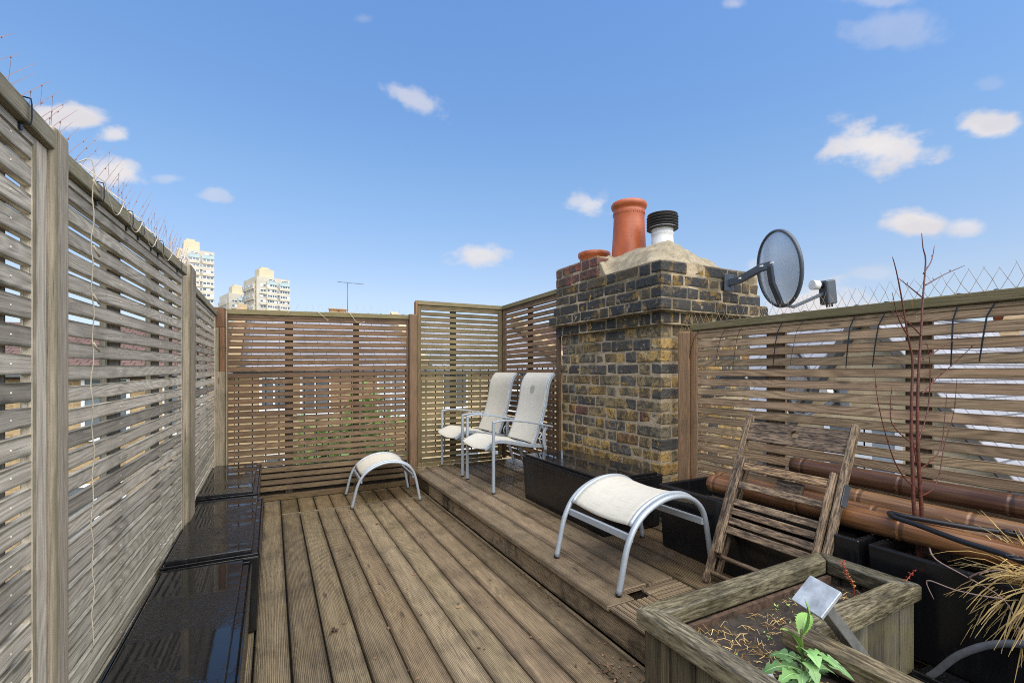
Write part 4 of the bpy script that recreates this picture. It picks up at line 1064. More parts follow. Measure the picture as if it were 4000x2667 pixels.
# red dock seed stems
def dock(label, pts):
    b = MB(); c = cat_rom(pts, 5); n = len(c)
    b.tube(c, [.0028*(1-.5*i/n) for i in range(n)], 5, (.9, .7, .8))
    for i in range(4, n):
        for k in range(2):
            a = rnd.uniform(0, 6.28); p = c[i]+Vector((math.cos(a)*.005, math.sin(a)*.005, rnd.uniform(-.003, .003)))
            rosette(b, p.x, p.y, p.z, rnd.uniform(.006, .012), 3, rnd.choice(((1, 1, 1), (1.2, 1.9, 1.2), (1.1, .6, .7))), .5)
    return tag(b.build('dock_stem', M_DOCK), label, 'weed')
dock('red dried dock stem rising inside the wooden planter', [(2.03, .985, .40), (2.02, .985, .455), (1.985, .99, .505), (1.965, .995, .55)])
dock('red dried dock stem leaning out over the planter corner', [(2.02, .86, .41), (2.07, .86, .455), (2.12, .86, .49), (2.19, .86, .52)])
# ------------------------------------------------------------------ bollard light
t = thing('bollard_light', 'grey square-headed bollard light tilted beside the wooden planter', 'light')
K_ = 1.30/.8
Tp, Lp, Bp, Rp = [Vector((p[0]*K_, p[1]*K_, 1.29+(p[2]-1.29)*K_)) for p in ((.891, .499, .907), (.852, .521, .869), (.843, .465, .864), (.882, .443, .902))]
c = (Tp+Lp+Bp+Rp)/4; ex = (Rp-Tp).normalized(); ey = (Tp-Lp); hs = ey.length/2; ey = (ey-ex*ey.dot(ex)).normalized(); ez = ex.cross(ey)
if ez.z < 0: ex = -ex; ez = ex.cross(ey)
M = Matrix(((ex.x, ey.x, ez.x, c.x), (ex.y, ey.y, ez.y, c.y), (ex.z, ey.z, ez.z, c.z), (0, 0, 0, 1)))
q = MB(); q.bar([c-ez*.016, c-ez*.20, c-ez*.52], .034, .034, up=(0, 1, 0)); q.build('post', M_ZINC, t, bevel=.002)
q = MB(); q.box(-hs, hs, -hs, hs, -.007, .006, M=M); q.build('head_plate', M_SLATEP, t, bevel=.0015)
q = MB(); q.box(-.022, .022, -.022, .022, -.016, -.0075, M=M); q.build('head_socket', M_ZINC, t, bevel=.002)
# ================================================================== CHIMNEY STACK
t = thing('chimney_stack', 'sooty yellow brick chimney stack with corbelled top', 'chimney')
def pick(z, q_, p_):
    r = rnd.random()
    if z > 2.1: return rnd.choice(((.20, .075, .055), (.24, .085, .06), (.15, .065, .055)))
    if z > 1.62: return rnd.choice(((.038, .038, .040), (.055, .050, .044), (.10, .075, .042), (.034, .036, .040), (.042, .040, .038)))
    k = max(0, min(1, (1.25-z)/.7))
    if r < .33+.30*k: return rnd.choice(((.42, .26, .085), (.36, .22, .07), (.46, .30, .11), (.30, .22, .11), (.24, .165, .075)))
    if r < .37+.30*k: return rnd.choice(((.21, .095, .065), (.28, .15, .06)))
    return rnd.choice(((.11, .10, .085), (.15, .135, .11), (.09, .085, .075), (.21, .175, .115), (.26, .20, .11)))
bm_ = MB(); mo = MB()
CP = .0965; z = .2; row = 0
CX0, CX1, CY0, CY1 = 2.62, 3.66, 2.58, 3.93
while z < 2.28:
    if z < 1.63: e = 0
    elif z < 1.73: e = .045
    elif z < 1.83: e = .10
    elif z < 1.93: e = .06
    else: e = .045
    x0, x1, y0, y1 = CX0-e, CX1+e, CY0-e, CY1+e
    if z > 2.10: y0 = 3.30; x1 = 3.2
    bh = CP-.015
    d = .0055
    mo.box(x0+d, x1-d, y0+d, y1-d, z-.001, z+CP-.0005+rnd.uniform(0, .0004))
    for face in range(4):
        L = (y1-y0) if face in (0, 2) else (x1-x0)
        full = (face in (0, 2)) ^ (row % 2 == 1)
        s = 0 if full else .113
        end = L if full else L-.113
        first = 0 if full else 1
        k = 0
        while s < end-.03:
            w = .272 if (k+first) % 2 == 0 else .130
            if rnd.random() < .12: w = .200
            w = min(w, end-s)
            if end-s-w < .06: w = end-s
            a, c_ = s+.0065, s+w-.0065; dep = .105; pr = rnd.uniform(-.003, .004)
            if full and k == 0: a = -pr
            if full and s+w > end-.001: c_ = L+pr
            zj = rnd.uniform(-.003, .003); tt = pick(z, s, face)
            if face == 0: bb_ = (x0-pr, x0+dep, y0+a, y0+c_)
            elif face == 2: bb_ = (x1-dep, x1+pr, y0+a, y0+c_)
            elif face == 1: bb_ = (x0+a, x0+c_, y0-pr, y0+dep)
            else: bb_ = (x0+a, x0+c_, y1-dep, y1+pr)
            bm_.box(*bb_, z+.007+zj, z+.007+bh+zj, tt, jit=.0045)
            s += w; k += 1
    z += CP; row += 1
mo.build('mortar_joints', M_MORTAR, t)
bo = bm_.build('brickwork', M_BRICK, t, bevel=.010, seg=2)
# flaunching: cement mound over the top courses
q = MB(); nx, ny = 48, 56
def fl(x, y):
    e = .02
    u = min((x-(CX0-e))/.38, (CX1+e-x)/.86, 1); v = min((y-(CY0-e))/.38, (CY1+e-y)/.3, 1)
    u = max(0, u); v = max(0, v)
    h = (1-(1-u)**2.3)*(1-(1-v)**2.3)
    peak = .262+.02*math.sin(x*7)
    z = 2.105+peak*h
    if y > 3.2: z = max(z, 2.105+.19*min(1, (y-3.2)/.12)+.06*h)
    z += .030*mnoise.noise(Vector((x*6, y*6, 1)))+.016*mnoise.noise(Vector((x*17, y*17, 5)))+.006*mnoise.noise(Vector((x*45, y*45, 5)))
    return z
grid = [[Vector((CX0-.02+(CX1-CX0+.04)*i/nx+.014*mnoise.noise(Vector((i*.5, j*.5, 2))), CY0-.02+(CY1-CY0+.04)*j/ny+.014*mnoise.noise(Vector((i*.5, j*.5, 8))), fl(CX0-.02+(CX1-CX0+.04)*i/nx, CY0-.02+(CY1-CY0+.04)*j/ny))) for j in range(ny+1)] for i in range(nx+1)]
for i in range(nx):
    for j in range(ny): q.poly([grid[i][j], grid[i+1][j], grid[i+1][j+1], grid[i][j+1]], smooth=True)
def skirt(lst):
    for a, c in zip(lst[:-1], lst[1:]):
        q.poly([Vector((a.x, a.y, 2.06)), Vector((c.x, c.y, 2.06)), c, a])
skirt([grid[0][j] for j in range(ny, -1, -1)]); skirt([grid[i][0] for i in range(nx+1)]); skirt([grid[nx][j] for j in range(ny+1)]); skirt([grid[i][ny] for i in range(nx, -1, -1)])
q.build('cement_flaunching', M_FLAUNCH, t)
# small dry weed rooted in the face
b = MB()
for k in range(14):
    z = 1.98-k*.022; a = Vector((2.572, 3.385+.006*math.sin(k*1.3), z)); b.tube([a, a+Vector((-.012, rnd.uniform(-.012, .012), -.02))], [.004, .002], 4, tint=(1.1, .9, .5))
tag(b.build('hanging_weed', M_STRAW), 'dry yellow weed hanging down the chimney face', 'weed')
# chimney pots
b = MB(); cx, cy = 2.98, 3.34
prof = [(.160, 2.30), (.158, 2.42), (.150, 2.55), (.143, 2.68), (.141, 2.74), (.147, 2.765), (.147, 2.775), (.143, 2.785), (.145, 2.80), (.158, 2.812), (.166, 2.83), (.166, 2.845), (.158, 2.862), (.147, 2.868), (.132, 2.862), (.126, 2.84), (.126, 2.45)]
b.lathe(prof, cx, cy, 40)
for k in range(44):
    a = 2*math.pi*k/44; b.tube([(cx+.146*math.cos(a), cy+.146*math.sin(a), 2.752+.006*(k % 2)), (cx+.149*math.cos(a), cy+.149*math.sin(a), 2.752+.006*(k % 2))], .005, 5)
tag(b.build('chimney_pot', M_TERRA), 'tall orange terracotta pot on the chimney', 'chimney pot')
pot2 = thing('chimney_pot', 'low brown-orange pot with round vent holes on the chimney', 'chimney pot')
b = MB(); cx, cy = 2.92, 3.79
b.lathe([(.135, 2.28), (.142, 2.40), (.148, 2.435), (.160, 2.448), (.165, 2.465), (.163, 2.49), (.154, 2.494), (.142, 2.485), (.135, 2.30)], cx, cy, 36); b.build('body', M_TERRA2, pot2)
b = MB()
for k in range(14):
    a = 2*math.pi*k/14; r_ = .1425
    b.tube([(cx+(r_-.01)*math.cos(a), cy+(r_-.01)*math.sin(a), 2.405), (cx+(r_+.0015)*math.cos(a), cy+(r_+.0015)*math.sin(a), 2.405)], .0115, 10)
b.build('vent_holes', M_DARKPL, pot2)
vt = thing('flue_terminal', 'white flue with a black louvred cap on the chimney', 'flue')
cx, cy = 3.03, 2.97
b = MB(); b.lathe([(.094, 2.30), (.092, 2.44), (.090, 2.475), (.096, 2.482), (.096, 2.492), (.090, 2.50), (.092, 2.53), (.115, 2.545), (.02, 2.548)], cx, cy, 32); b.build('pipe', M_WHITE, vt)
b = MB(); pr = []
for k in range(5):
    z = 2.528+k*.024; pr += [(.132, z), (.134, z+.004), (.110, z+.010), (.108, z+.021)]
b.lathe([(.09, 2.526)]+pr+[(.128, 2.650), (.126, 2.655), (.10, 2.660), (.001, 2.663)], cx, cy, 32); b.build('louvred_cap', plain('matt_black_cap', (.035, .033, .033), .6), vt)
# ================================================================== SATELLITE DISHES
def dish(label, M, bracket_pts, R_=.262):
    t = thing('satellite_dish', label, 'satellite dish', 'satellite dishes')
    # local: Z = pointing axis, Y up
    q = MB(); n, m = 48, 12; dp = .055
    def P(r, a): return Vector((R_*.92*r*math.cos(a), R_*1.06*r*math.sin(a)*(1.0 if math.sin(a) > 0 else 1.03), dp*(r*r-1)))
    for side in (0, 1):
        for i in range(m):
            for k in range(n):
                a0, a1 = 2*math.pi*k/n, 2*math.pi*(k+1)/n; r0, r1 = i/m, (i+1)/m
                off = Vector((0, 0, -.004*side))
                pts = [P(r0, a0)+off, P(r1, a0)+off, P(r1, a1)+off, P(r0, a1)+off]
                if i == 0: pts = [pts[0], pts[1], pts[2]]
                if side: pts.reverse()
                o = len(q.v); q.v += [M @ p for p in pts]; q.face([o+x for x in range(len(pts))], [(p.x, p.y) for p in pts], (1, 1, 1), 0, True)
    q.build('mesh_reflector', M_DISH, t)
    q = MB(); q.tube([M @ (P(1.0, 2*math.pi*k/n)+Vector((0, 0, -.006))) for k in range(n+1)], .010, 6, caps=False, flat=1.5); q.build('rim', M_GREY, t)
    # spine on the back, feed arm and receiver in front
    q = MB(); q.bar([M @ Vector((0, .03, -.075)), M @ Vector((0, -.1, -.070)), M @ Vector((0, -.285, -.012))], .055, .022, up=M.to_3x3() @ Vector((0, 0, 1))); q.build('spine', M_GREY, t, bevel=.003)
    q = MB(); q.bar([M @ Vector((0, -.27, -.012)), M @ Vector((0, -.30, .08)), M @ Vector((0, -.25, .28)), M @ Vector((0, -.235, .33))], .026, .022, up=M.to_3x3() @ Vector((0, 1, 0))); q.build('feed_arm', M_GREY, t, bevel=.003)
    l = MB(); l.box(-.045, .045, -.325, -.140, .325, .405, M=M); lnb = l.build('receiver', M_GREY, t, bevel=.012, seg=2)
    l = MB(); l.tube([M @ Vector((0, -.175, .325)), M @ Vector((0, -.168, .29))], .024, 14); l.build('receiver_neck', M_DARKPL, lnb)
    l = MB(); l.tube([M @ Vector((0, -.168, .295)), M @ Vector((0, -.160, .245))], [.034, .037], 18); l.build('receiver_cap', M_WHITE, lnb)
    for x in (-.026, 0, .026):
        l = MB(); l.tube([M @ Vector((x, -.325, .37)), M @ Vector((x, -.345, .37))], .0065, 8); l.build('socket', M_DARKPL, lnb)
    q = MB(); bp = [Vector(p) for p in bracket_pts]
    q.bar(bp, .035, .055, up=(0, 0, 1)); q.build('bracket_arm', M_GREY, t, bevel=.003)
    q = MB(); q.box(-.055, .055, -.008, .002, -.07, .07, M=Matrix.Translation(bp[0])); q.build('wall_plate', M_GREY, t, bevel=.003)
    for p in (bp[1], bp[2], bp[-1]):
        q = MB(); q.tube([p+Vector((-.02, -.03, .01)), p+Vector((.0, .02, .01))], .008, 8); q.build('bolt', M_WHITE, t)
    return t
def frame_from(center, axis, up=(0, 0, 1), roll=0):
    z = Vector(axis).normalized(); x = Vector(up).cross(z).normalized(); y = z.cross(x)
    if roll: x, y = x*math.cos(roll)+y*math.sin(roll), y*math.cos(roll)-x*math.sin(roll)
    return Matrix(((x.x, y.x, z.x, center[0]), (x.y, y.y, z.y, center[1]), (x.z, y.z, z.z, center[2]), (0, 0, 0, 1)))
# camera right = (.887,-.462,0), forward = (.462,.887,0)
ax = Vector((.887, -.462, 0))*.985+Vector((.462, .887, 0))*.08+Vector((0, 0, .16))
dish('grey mesh satellite dish bracketed high on the chimney', frame_from((3.37, 2.137, 2.06), ax, roll=R(4)), [(3.30, 2.515, 2.01), (3.30, 2.42, 2.015), (3.30, 2.24, 2.075), (3.315, 2.165, 2.085)])
ax2 = Vector((.887, -.462, 0))*.985+Vector((.462, .887, 0))*.15+Vector((0, 0, .16))
dish('second grey mesh dish half hidden behind the right slatted panel', frame_from((3.24, 1.98, 1.26), ax2), [(3.22, 2.53, 1.22), (3.21, 2.3, 1.23), (3.20, 2.14, 1.25), (3.20, 2.05, 1.26)], R_=.20)
# ================================================================== LITTER ON THE DECK
b = MB()
for k in range(170):
    if k < 60: x, y = 1.30+rnd.gauss(0, .05), 1.55+rnd.gauss(0, .06)
    elif k < 120: x, y = 1.42-abs(rnd.gauss(0, .03)), rnd.uniform(1.4, 5.0)
    else: x, y = rnd.uniform(.1, 1.4), rnd.uniform(1.8, 4.8)
    if x > 1.43: continue
    a = rnd.uniform(0, 6.28); L = rnd.uniform(.006, .022)*(1 if k < 120 else 1.3); d = Vector((math.cos(a), math.sin(a), 0))*L; s = Vector((-math.sin(a), math.cos(a), 0))*L*.3
    p = Vector((x, y, .004)); b.poly([p, p+d*.5-s, p+d+Vector((0, 0, .004)), p+d*.5+s+Vector((0, 0, .003))], rnd.choice(((1, 1, 1), (.5, .5, .5), (1.6, 1.4, 1.1))))
o = b.build('leaf_litter', M_DEADLEAF); o['kind'] = 'stuff'; o['label'] = 'rotting leaf crumbs along the foot of the step'; o['category'] = 'litter'
for (x, y, lab, tt) in ((.80, 3.98, 'pale crumpled dead leaf on the lower deck before the small stool', (2.6, 2.4, 2.2)), (.27, 2.43, 'dark curled dead leaf on the deck gap in the foreground', (.35, .3, .3))):
    b = MB(); n = 9
    for j in range(n):
        a = rnd.uniform(0, 6.28); L = rnd.uniform(.012, .03); p = Vector((rnd.uniform(-.015, .015), rnd.uniform(-.02, .02), rnd.uniform(.003, .014))); d = Vector((math.cos(a), math.sin(a), rnd.uniform(-.1, .3)))*L; s = Vector((-math.sin(a), math.cos(a), .2))*L*.35
        b.poly([p, p+d*.5-s, p+d, p+d*.5+s], tt)
    o = b.build('dead_leaf', M_DEADLEAF); o.location = (x, y, .001); tag(o, lab, 'leaf')
# ================================================================== HOUSES BEYOND
M_BARGE = plain('weathered_barge_board', (.13, .115, .10), .8)
M_TANPOT = plain('tan_clay_pot', (.36, .22, .12), .7)
def window(parent, M, w, h, bars=1, glass=M_GLASS):
    """M: x along wall, y out of wall, z up, origin at the window's lower centre"""
    f = MB(); fr = .07
    f.box(-w/2-.08, w/2+.08, -.02, .09, -.09, -.002, M=M)
    f.box(-w/2, -w/2+fr, -.02, .05, 0, h, M=M); f.box(w/2-fr, w/2, -.02, .05, 0, h, M=M); f.box(-w/2+fr, w/2-fr, -.02, .05, h-fr, h, M=M); f.box(-w/2+fr, w/2-fr, -.02, .045, 0, fr, M=M)
    f.box(-w/2+fr, w/2-fr, -.02, .055, h*.5-.03, h*.5+.03, M=M)
    for k in range(bars):
        x = -w/2+w*(k+1)/(bars+1); f.box(x-.025, x+.025, -.02, .042, fr, h-fr, M=M)
    fo = f.build('window', M_FRAME, parent)
    g = MB(); g.box(-w/2+fr, w/2-fr, -.02, .02, fr, h-fr, M=M); g.build('pane', glass, fo)
def wallM(x, y, z, nx, ny):
    n = Vector((nx, ny, 0)).normalized(); a = Vector((0, 0, 1)).cross(n)*-1
    a = n.cross(Vector((0, 0, 1)))*-1
    return Matrix(((a.x, n.x, 0, x), (a.y, n.y, 0, y), (a.z, n.z, 1, z), (0, 0, 0, 1)))
def roof_slope(mb, p0, p1, p2, p3, th=.12):
    """quad p0-p1 eaves, p3-p2 ridge, uv in metres"""
    p = [Vector(q) for q in (p0, p1, p2, p3)]; n = (p[1]-p[0]).cross(p[3]-p[0]).normalized()
    w = (p[1]-p[0]).length; h = (p[3]-p[0]).length
    o = len(mb.v); mb.v += p; mb.v += [q-n*th for q in p]
    mb.face([o, o+1, o+2, o+3], [(0, 0), (w, 0), (w, h), (0, h)])
    mb.face([o+7, o+6, o+5, o+4], [(0, 0)]*4)
    for i in range(4):
        j = (i+1) % 4; mb.face([o+j, o+i, o+4+i, o+4+j], [(0, 0)]*4)
# row across the back: rear walls face the terrace (towards -y)
def row_house(label, x0, x1, y0, y1, ze, zr, wm, rm, wins, group, chim=None, sky=False):
    t = thing('terraced_house', label, 'house', group)
    q = MB(); q.box(x0, x1, y0, y1, -9, ze); 
    # gable ends
    ym = (y0+y1)/2
    for x in (x0+.02, x1-.02):
        o = len(q.v); q.v += [Vector((x, y0, ze)), Vector((x, y1, ze)), Vector((x, ym, zr-.1))]; q.face([o, o+1, o+2], [(0, 0)]*3)
    q.build('wall', wm, t)
    r = MB(); roof_slope(r, (x0, y0-.25, ze-.08), (x1, y0-.25, ze-.08), (x1, ym, zr), (x0, ym, zr)); roof_slope(r, (x1, y1+.25, ze-.08), (x0, y1+.25, ze-.08), (x0, ym, zr), (x1, ym, zr))
    ro = r.build('roof', rm, t)
    # party wall parapet with lead flashing down the slope
    for x in (x0, ):
        w_ = MB(); M = Matrix.Identity(4)
        d = Vector((0, ym-y0+.25, zr-ze+.08)); 
        w_.bar([Vector((x, y0-.25, ze+.08)), Vector((x, ym, zr+.16))], .30, .34, up=(0, 0, 1)); w_.build('party_parapet', wm, t)
        w_ = MB(); w_.bar([Vector((x+.22, y0-.25, ze+.03)), Vector((x+.22, ym, zr+.11))], .10, .12, up=(0, 0, 1)); w_.build('flashing', M_LEAD, t)
    g = MB(); g.tube([(x0, y0-.30, ze-.10), (x1, y0-.30, ze-.10)], .06, 6); g.build('gutter', M_LEAD, t)
    d = MB(); d.tube([(x1-.35, y0-.09, ze-.1), (x1-.35, y0-.09, -9)], .075, 8); d.build('drainpipe', M_DARKPL, t)
    for (wx, wz, w, h, bars) in wins: window(t, wallM(wx, y0, wz, 0, -1), w, h, bars, M_PALEGLASS if rnd.random() < .4 else M_GLASS)
    if chim:
        cx, cz = chim; c = MB(); c.box(cx-.55, cx+.55, ym-.35, ym+.35, zr-.8, cz); c.box(cx-.6, cx+.6, ym-.4, ym+.4, cz, cz+.08)
        co = c.build('chimney', wm, ro)
        for k, dx in enumerate((-.42, -.10)):
            p = MB(); p.lathe([(.17, cz+.08), (.15, cz+.19), (.18, cz+.20), (.18, cz+.24), (.14, cz+.25), (.13, cz+.1)], cx+dx, ym, 14); p.build('chimney_pots', M_TANPOT, ro)
    if sky:
        s = MB(); M = wallM(sky[0], sky[1], sky[2], 0, -1); s.box(-.4, .4, -.05, .08, 0, .9, M=M @ Matrix.Rotation(R(-55), 4, 'X')); s.build('skylight', M_GLASS, ro)
    return t
GRP = 'brick houses behind the back fence'
wA = lambda x0: [(x0+1.3, -.35, .95, 1.5, 1), (x0+3.9, -.35, .95, 1.5, 1), (x0+1.3, -3.2, .95, 1.6, 1), (x0+3.7, -3.2, 1.2, 1.7, 1), (x0+2.5, -6.2, 1.8, 1.9, 2)]
row_house('red-roofed brick house behind the corner post', -9.4, -.95, 15, 23, 1.3, 2.75, M_HB, M_RTILE, wA(-7.6)+[(-2.1, -.3, .9, 1.5, 1)], GRP)
row_house('slate-roofed brick house under the television aerial', -.93, 4.4, 15, 23, 1.42, 3.35, M_HB, M_SLATE, [(.05, .15, .75, 1.0, 1), (1.15, .1, .85, 1.15, 1), (3.4, -.1, .9, 1.3, 1), (.3, -2.7, 1.0, 1.6, 1), (2.6, -2.6, 1.1, 1.6, 1), (1.6, -6, 1.7, 1.9, 2)], GRP, chim=(2.52, 3.46))
row_house('slate-roofed brick house behind the tall corner panel', 4.42, 9.8, 15, 23, 1.42, 3.4, M_HB2, M_SLATE, [(5.6, 0, .9, 1.3, 1), (8.1, -.1, .9, 1.4, 1), (6, -3, 1, 1.6, 1), (8.3, -3, 1, 1.6, 1)], GRP)
row_house('purple-tiled brick house glimpsed between corner panel and chimney', 9.82, 16, 14.5, 23, 1.5, 3.5, M_HB, M_RTILE, [(11.4, 0, .9, 1.3, 1), (13.8, 0, .9, 1.4, 1), (11.4, -3, .9, 1.3, 1)], GRP)
GRL = 'brick houses beyond the left fence'
for k, (x0, rm, wm, lab) in enumerate(((-29.5, M_SLATE, M_HB, 'slate-roofed brick house at the far left beyond the fence'), (-23.6, M_SLATE, M_HB2, 'pale brick house beyond the nearest left fence panel'), (-17.7, M_RTILE, M_HB, 'red-tiled brick house beyond the twine-hung fence panel'), (-11.8, M_RTILE, M_HB2, 'red-tiled pale brick house left of the corner post'))):
    row_house(lab, x0, x0+5.86, 21.5+k*.4, 29, .45+k*.05, 1.7+k*.1, wm, rm, [(x0+1.4, -.8, 1.2, 1.5, 1), (x0+4.2, -.8, 1.2, 1.5, 1), (x0+1.4, -3.6, 1.1, 1.6, 1), (x0+4.2, -3.6, 1.1, 1.6, 1), (x0+2.9, -6.4, 2.0, 2.0, 2)], GRL, chim=(x0+.9, 2.5+k*.1))
# gabled outrigger and slate-roofed house to the right
t = thing('gabled_house', 'pale brick gabled house beyond the right slatted panel', 'house')
gx = 7.5; ya, za = 3.48, 2.08; yl, zl = 5.25, -.75; yr, zr_ = 1.75, -.35
q = MB(); o = len(q.v)
for x in (gx, 12.5): q.v += [Vector((x, yr, -9)), Vector((x, yl, -9)), Vector((x, yl, zl)), Vector((x, ya, za)), Vector((x, yr, zr_))]
q.face([o, o+4, o+3, o+2, o+1], [(0, 0)]*5); q.face([o+5, o+6, o+7, o+8, o+9], [(0, 0)]*5)
for i in range(5):
    j = (i+1) % 5; q.face([o+i, o+j, o+5+j, o+5+i], [(0, 0)]*4)
q.build('wall', M_HB2, t)
r = MB(); roof_slope(r, (12.5, yl+.12, zl-.1), (gx-.14, yl+.12, zl-.1), (gx-.14, ya, za+.12), (12.5, ya, za+.12), .10); roof_slope(r, (gx-.14, yr-.12, zr_-.1), (12.5, yr-.12, zr_-.1), (12.5, ya, za+.12), (gx-.14, ya, za+.12), .10)
r.build('roof', M_SLATE, t)
for (y, z) in ((yl+.14, zl-.16), (yr-.14, zr_-.16)):
    w_ = MB(); w_.bar([Vector((gx-.17, y, z)), Vector((gx-.17, ya, za+.06))], .04, .09, up=(0, 0, 1)); w_.build('barge_board', M_BARGE, t)
window(t, wallM(gx, 3.72, -.42, -1, 0), .62, 1.0, 0, M_GLASS); window(t, wallM(gx, 3.32, -.55, -1, 0), .52, 1.12, 0, M_PALEGLASS); window(t, wallM(gx, 4.7, -2.6, -1, 0), .8, 1.2, 1)
d = MB(); d.tube([(gx-.1, 4.55, -.1), (gx-.1, 4.55, -9)], .055, 8); d.build('drainpipe', M_DARKPL, t)
t = thing('slate_roofed_house', 'slate-roofed house with red ridge tiles at the right beyond the fence', 'house')
q = MB(); q.box(9.3, 16, -9, 3.2, -9, -.6); q.build('wall', M_HB2, t)
r = MB(); roof_slope(r, (9.0, 3.2, -.75), (9.0, -9, -.75), (12.4, -9, 2.35), (12.4, 3.2, 2.35), .12); roof_slope(r, (16, -9, -.75), (16, 3.2, -.75), (12.4, 3.2, 2.35), (12.4, -9, 2.35), .12)
ro = r.build('roof', M_SLATE, t)
q = MB(); y = -9
while y < 3.2: q.tube([(12.4, y, 2.37), (12.4, y+.44, 2.37)], .13, 8); y += .45
q.build('ridge_tiles', M_TERRA, ro)
w_ = MB(); w_.bar([Vector((9.0, 3.25, -.65)), Vector((12.4, 3.25, 2.45))], .22, .3, up=(0, 0, 1)); w_.build('verge_parapet', M_HB, ro)
s = MB(); M = Matrix.Translation((10.3, .2, .55)) @ Matrix.Rotation(R(-42.4), 4, 'Y'); s.box(-.5, .5, -.4, .4, 0, .1, M=M); s.build('skylight', M_GLASS, ro)
t = thing('slate_roofed_house', 'slate-roofed house seen past the chimney below the rail', 'house')
q = MB(); q.box(11, 19, 6.5, 13, -9, 0.2); q.build('wall', M_HB, t)
r = MB(); roof_slope(r, (10.8, 13, .1), (10.8, 6.5, .1), (15, 6.5, 2.9), (15, 13, 2.9), .12); roof_slope(r, (19.2, 6.5, .1), (19.2, 13, .1), (15, 13, 2.9), (15, 6.5, 2.9), .12); r.build('roof', M_SLATE, t)
# white rendered neighbour wall below the right fence
t = thing('rendered_extension', 'low white rendered extension below the right fence', 'house')
q = MB(); q.box(4.6, 7.2, .4, 7.5, -9, -1.1); q.build('wall', M_FRAME, t); q = MB(); q.box(4.5, 7.3, .3, 7.6, -1.1, -1.0); q.build('roof', M_LEAD, t)
# garden tree and ivy below the back fence
def foliage(name, label, c, rad, n, m, leafsz, trunk_h):
    t = thing(name, label, 'tree')
    q = MB(); q.tube([Vector((c[0], c[1], -9)), Vector((c[0]+.1, c[1], -9+trunk_h*.5)), Vector((c[0], c[1], c[2]))], [.16, .12, .05], 8, (.5, .45, .4))
    for k in range(7):
        a = rnd.uniform(0, 6.28); q.tube([Vector((c[0], c[1], c[2]-rad[2]*.6)), Vector((c[0]+math.cos(a)*rad[0]*.7, c[1]+math.sin(a)*rad[1]*.7, c[2]+rnd.uniform(-.3, .5)*rad[2]))], [.05, .015], 5, (.5, .45, .4))
    q.build('trunk', M_BARK, t)
    q = MB(); cl = [(Vector((rnd.gauss(0, .45)*rad[0], rnd.gauss(0, .45)*rad[1], rnd.gauss(0, .45)*rad[2])), rnd.uniform(.16, .34), rnd.uniform(.6, 1.5)) for _ in range(26)]
    for k in range(n):
        cc, cr, tv = rnd.choice(cl); p = Vector(c)+cc+Vector((rnd.gauss(0, 1)*cr*rad[0], rnd.gauss(0, 1)*cr*rad[1], rnd.gauss(0, 1)*cr*rad[2]))
        a = Vector((rnd.gauss(0, 1), rnd.gauss(0, 1), rnd.gauss(0, .6))).normalized(); s = a.cross(Vector((rnd.gauss(0, 1), rnd.gauss(0, 1), rnd.gauss(0, 1)))).normalized(); L = leafsz*rnd.uniform(.6, 1.4)
        q.poly([p, p+a*L*.5-s*L*.3, p+a*L, p+a*L*.5+s*L*.3], tuple(tv*x for x in (1, 1, .8)))
    q.build('crown', m, t)
foliage('garden_tree', 'leafy green garden tree seen low through the back panel', (1.55, 12.0, -1.3), (1.2, .9, 1.3), 4500, M_BUSH, .22, 8)
foliage('garden_tree', 'small green tree seen low through the twine-hung left panel', (-9.5, 14.0, -3.2), (1.6, 1.3, 1.4), 3500, M_BUSH, .24, 6)
# television aerial on the far chimney
t = thing('television_aerial', 'thin television aerial on the far chimney above the back fence', 'aerial')
b = MB(); b.tube([(2.62, 19.0, 3.2), (2.62, 19.0, 4.74)], .011, 6); b.build('mast', M_GREY, t)
b = MB(); b.tube([(2.25, 18.98, 4.76), (3.25, 19.02, 4.75)], .007, 6)
for k in range(14): b.tube([(2.3+k*.068, 18.85, 4.76), (2.3+k*.068, 19.15, 4.76)], .004, 4)
b.build('boom', M_GREY, t)
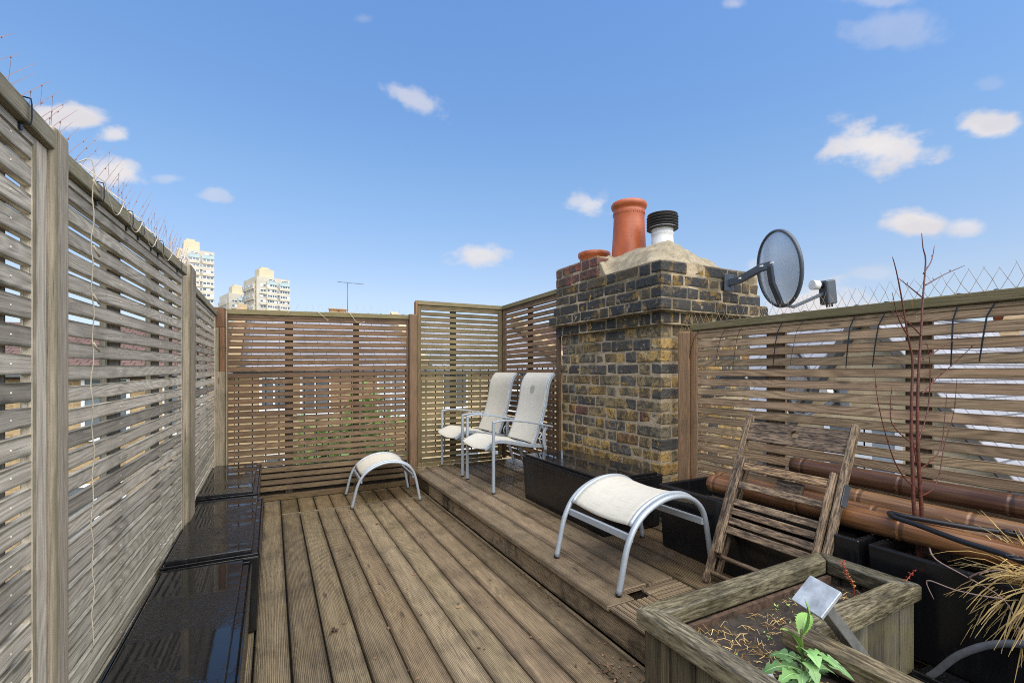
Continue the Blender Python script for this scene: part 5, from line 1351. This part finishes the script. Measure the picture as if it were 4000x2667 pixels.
# ================================================================== TOWER BLOCKS
def cw(X, Y): return Vector((.88702*X+.46174*Y, -.46174*X+.88702*Y, 0))
def tower(label, corner, rend, lend, ztop, penth=True):
    t = thing('tower_block', label, 'tower block', 'pale tower blocks on the skyline')
    c = cw(*corner); r_ = cw(*rend); l_ = cw(*lend)
    er = (r_-c); wr = er.length; er.normalize(); el = Vector((-er.y, er.x, 0))
    if el.dot(l_-c) < 0: el = -el
    wl = (l_-c).length
    M = Matrix(((er.x, el.x, 0, c.x), (er.y, el.y, 0, c.y), (0, 0, 1, 0), (0, 0, 0, 1)))
    flip = M.to_3x3().determinant() < 0
    def fin(mb):
        if flip: mb.f = [list(reversed(f)) for f in mb.f]; mb.uv = [list(reversed(u)) for u in mb.uv]
        return mb
    q = MB(); q.box(0, wr, 0, wl, -12, ztop, M=M); fin(q).build('wall', M_CREAM2, t)
    q = MB(); q.box(wr*.18, wr*.62, wl*.25, wl*.6, ztop, ztop+5.2, M=M); q.box(wr*.25, wr*.5, wl*.3, wl*.5, ztop+5.2, ztop+6.3, M=M); fin(q).build('plant_room', M_YELLOWT, t)
    SH = 2.8; z = ztop-2.6; k = 0
    bays = [(wr*.30, wr*.58), (wr*.68, wr*.98)]; gaps = [(.10*wr, .27*wr), (.595*wr, .665*wr)]
    lb = [(wl*(.12+.29*j), wl*(.12+.29*j)+wl*.2) for j in range(3)]
    win = []
    teal = MB(); band = MB(); bay = MB(); rec = MB()
    while z > ztop-SH*13:
        proj = (1.3 if k > 0 else 0) if (k % 2 == 1 or k > 1) else 0
        if k >= 1:
            for (a, e) in bays:
                pr = 1.15 if k % 2 == 1 else .75
                bay.box(a-.2, e+.2, -pr, -.02, z-.95, z+.25, M=M); bay.box(a-.2, e+.2, -pr+.25, -.02, z+.25, z+1.75, (.9, .9, .9), M=M)
                win.append((a, e, -pr+.18, z+.4, 0))
            for (a, e) in gaps:
                win.append((a, e, -.06, z+.35, 0))
                if k % 2 == 0: bay.box(a-.3, e+.2, -.9, -.02, z-.9, z-.05, (1.0, .9, .62) if rnd.random() < .5 else (1, 1, 1), M=M)
            for (a, e) in lb:
                pr = 1.1 if k % 2 == 1 else .4
                bay.box(-pr, -.02, a-.15, e+.15, z-.95, z+1.7, M=M); win.append((a, e, -pr-.06, z+.35, 1))
        else:
            for (a, e) in bays:
                win.append((a+.2*(e-a), e-.1*(e-a), -.05, z+.9, 2))
                o = len(teal.v); P = [(a-.3, -.03, z+.6), (e+.2, -.03, z+.6), (e+.2, -1.15, z-1.1), (a-.3, -1.15, z-1.1)]
                teal.v += [M @ Vector(p) for p in P]+[M @ (Vector(p)+Vector((0, 0, -.25))) for p in P]
                for f in ((0, 3, 2, 1), (4, 5, 6, 7), (0, 1, 5, 4), (1, 2, 6, 5), (2, 3, 7, 6), (3, 0, 4, 7)): teal.face([o+i for i in f], [(0, 0)]*4)
        z -= SH; k += 1
    fin(bay).build('window_bays', M_CREAM, t); fin(teal).build('copper_hood', M_TEAL, t)
    st = MB()
    zz = ztop-4
    while zz > ztop-38: st.box(-.05, .0, wl*.045, wl*.09, zz, zz+1.6, M=M); zz -= 2.4
    fin(st).build('stair_windows', M_GLASS, t)
    for n_, (a, e, o_, zz, kind) in enumerate(win[:96]):
        f = MB(); h = 1.25 if kind != 2 else .8
        def bx(u0, u1, d0, d1, z0, z1, mi):
            if kind == 1: f.box(o_+d0, o_+d1, u0, u1, z0, z1, M=M, mi=mi)
            else: f.box(u0, u1, o_+d0, o_+d1, z0, z1, M=M, mi=mi)
        bx(a, e, -.02, .1, zz, zz+h, 1)
        n2 = max(2, int((e-a)/1.1))
        for k2 in range(n2+1):
            x = a+(e-a)*k2/n2; bx(x-.11, x+.11, -.10, -.025, zz, zz+h, 0)
        bx(a+.12, e-.12, -.09, -.026, zz-.1, zz+.08, 0); bx(a+.12, e-.12, -.09, -.026, zz+h-.1, zz+h+.06, 0)
        if rnd.random() < .4:
            x = a+(e-a)*rnd.randrange(n2)/n2; bx(x+.13, x+(e-a)/n2-.13, -.06, -.021, zz+.09, zz+h-.11, 0)
        fin(f).build('window', [M_FRAME, M_GLASS], t)
tower('tallest pale tower block at the left, partly behind the left fence', (-156.2, 215), (-144.7, 224), (-172, 229), 59.0)
tower('wide pale tower block with the clearest front, right of the others', (-133, 240), (-121.5, 252), (-147.5, 255.6), 51.0)
tower('low distant tower block between the two nearer towers', (-166.0, 270), (-154.0, 282), (-180, 286), 47.2)
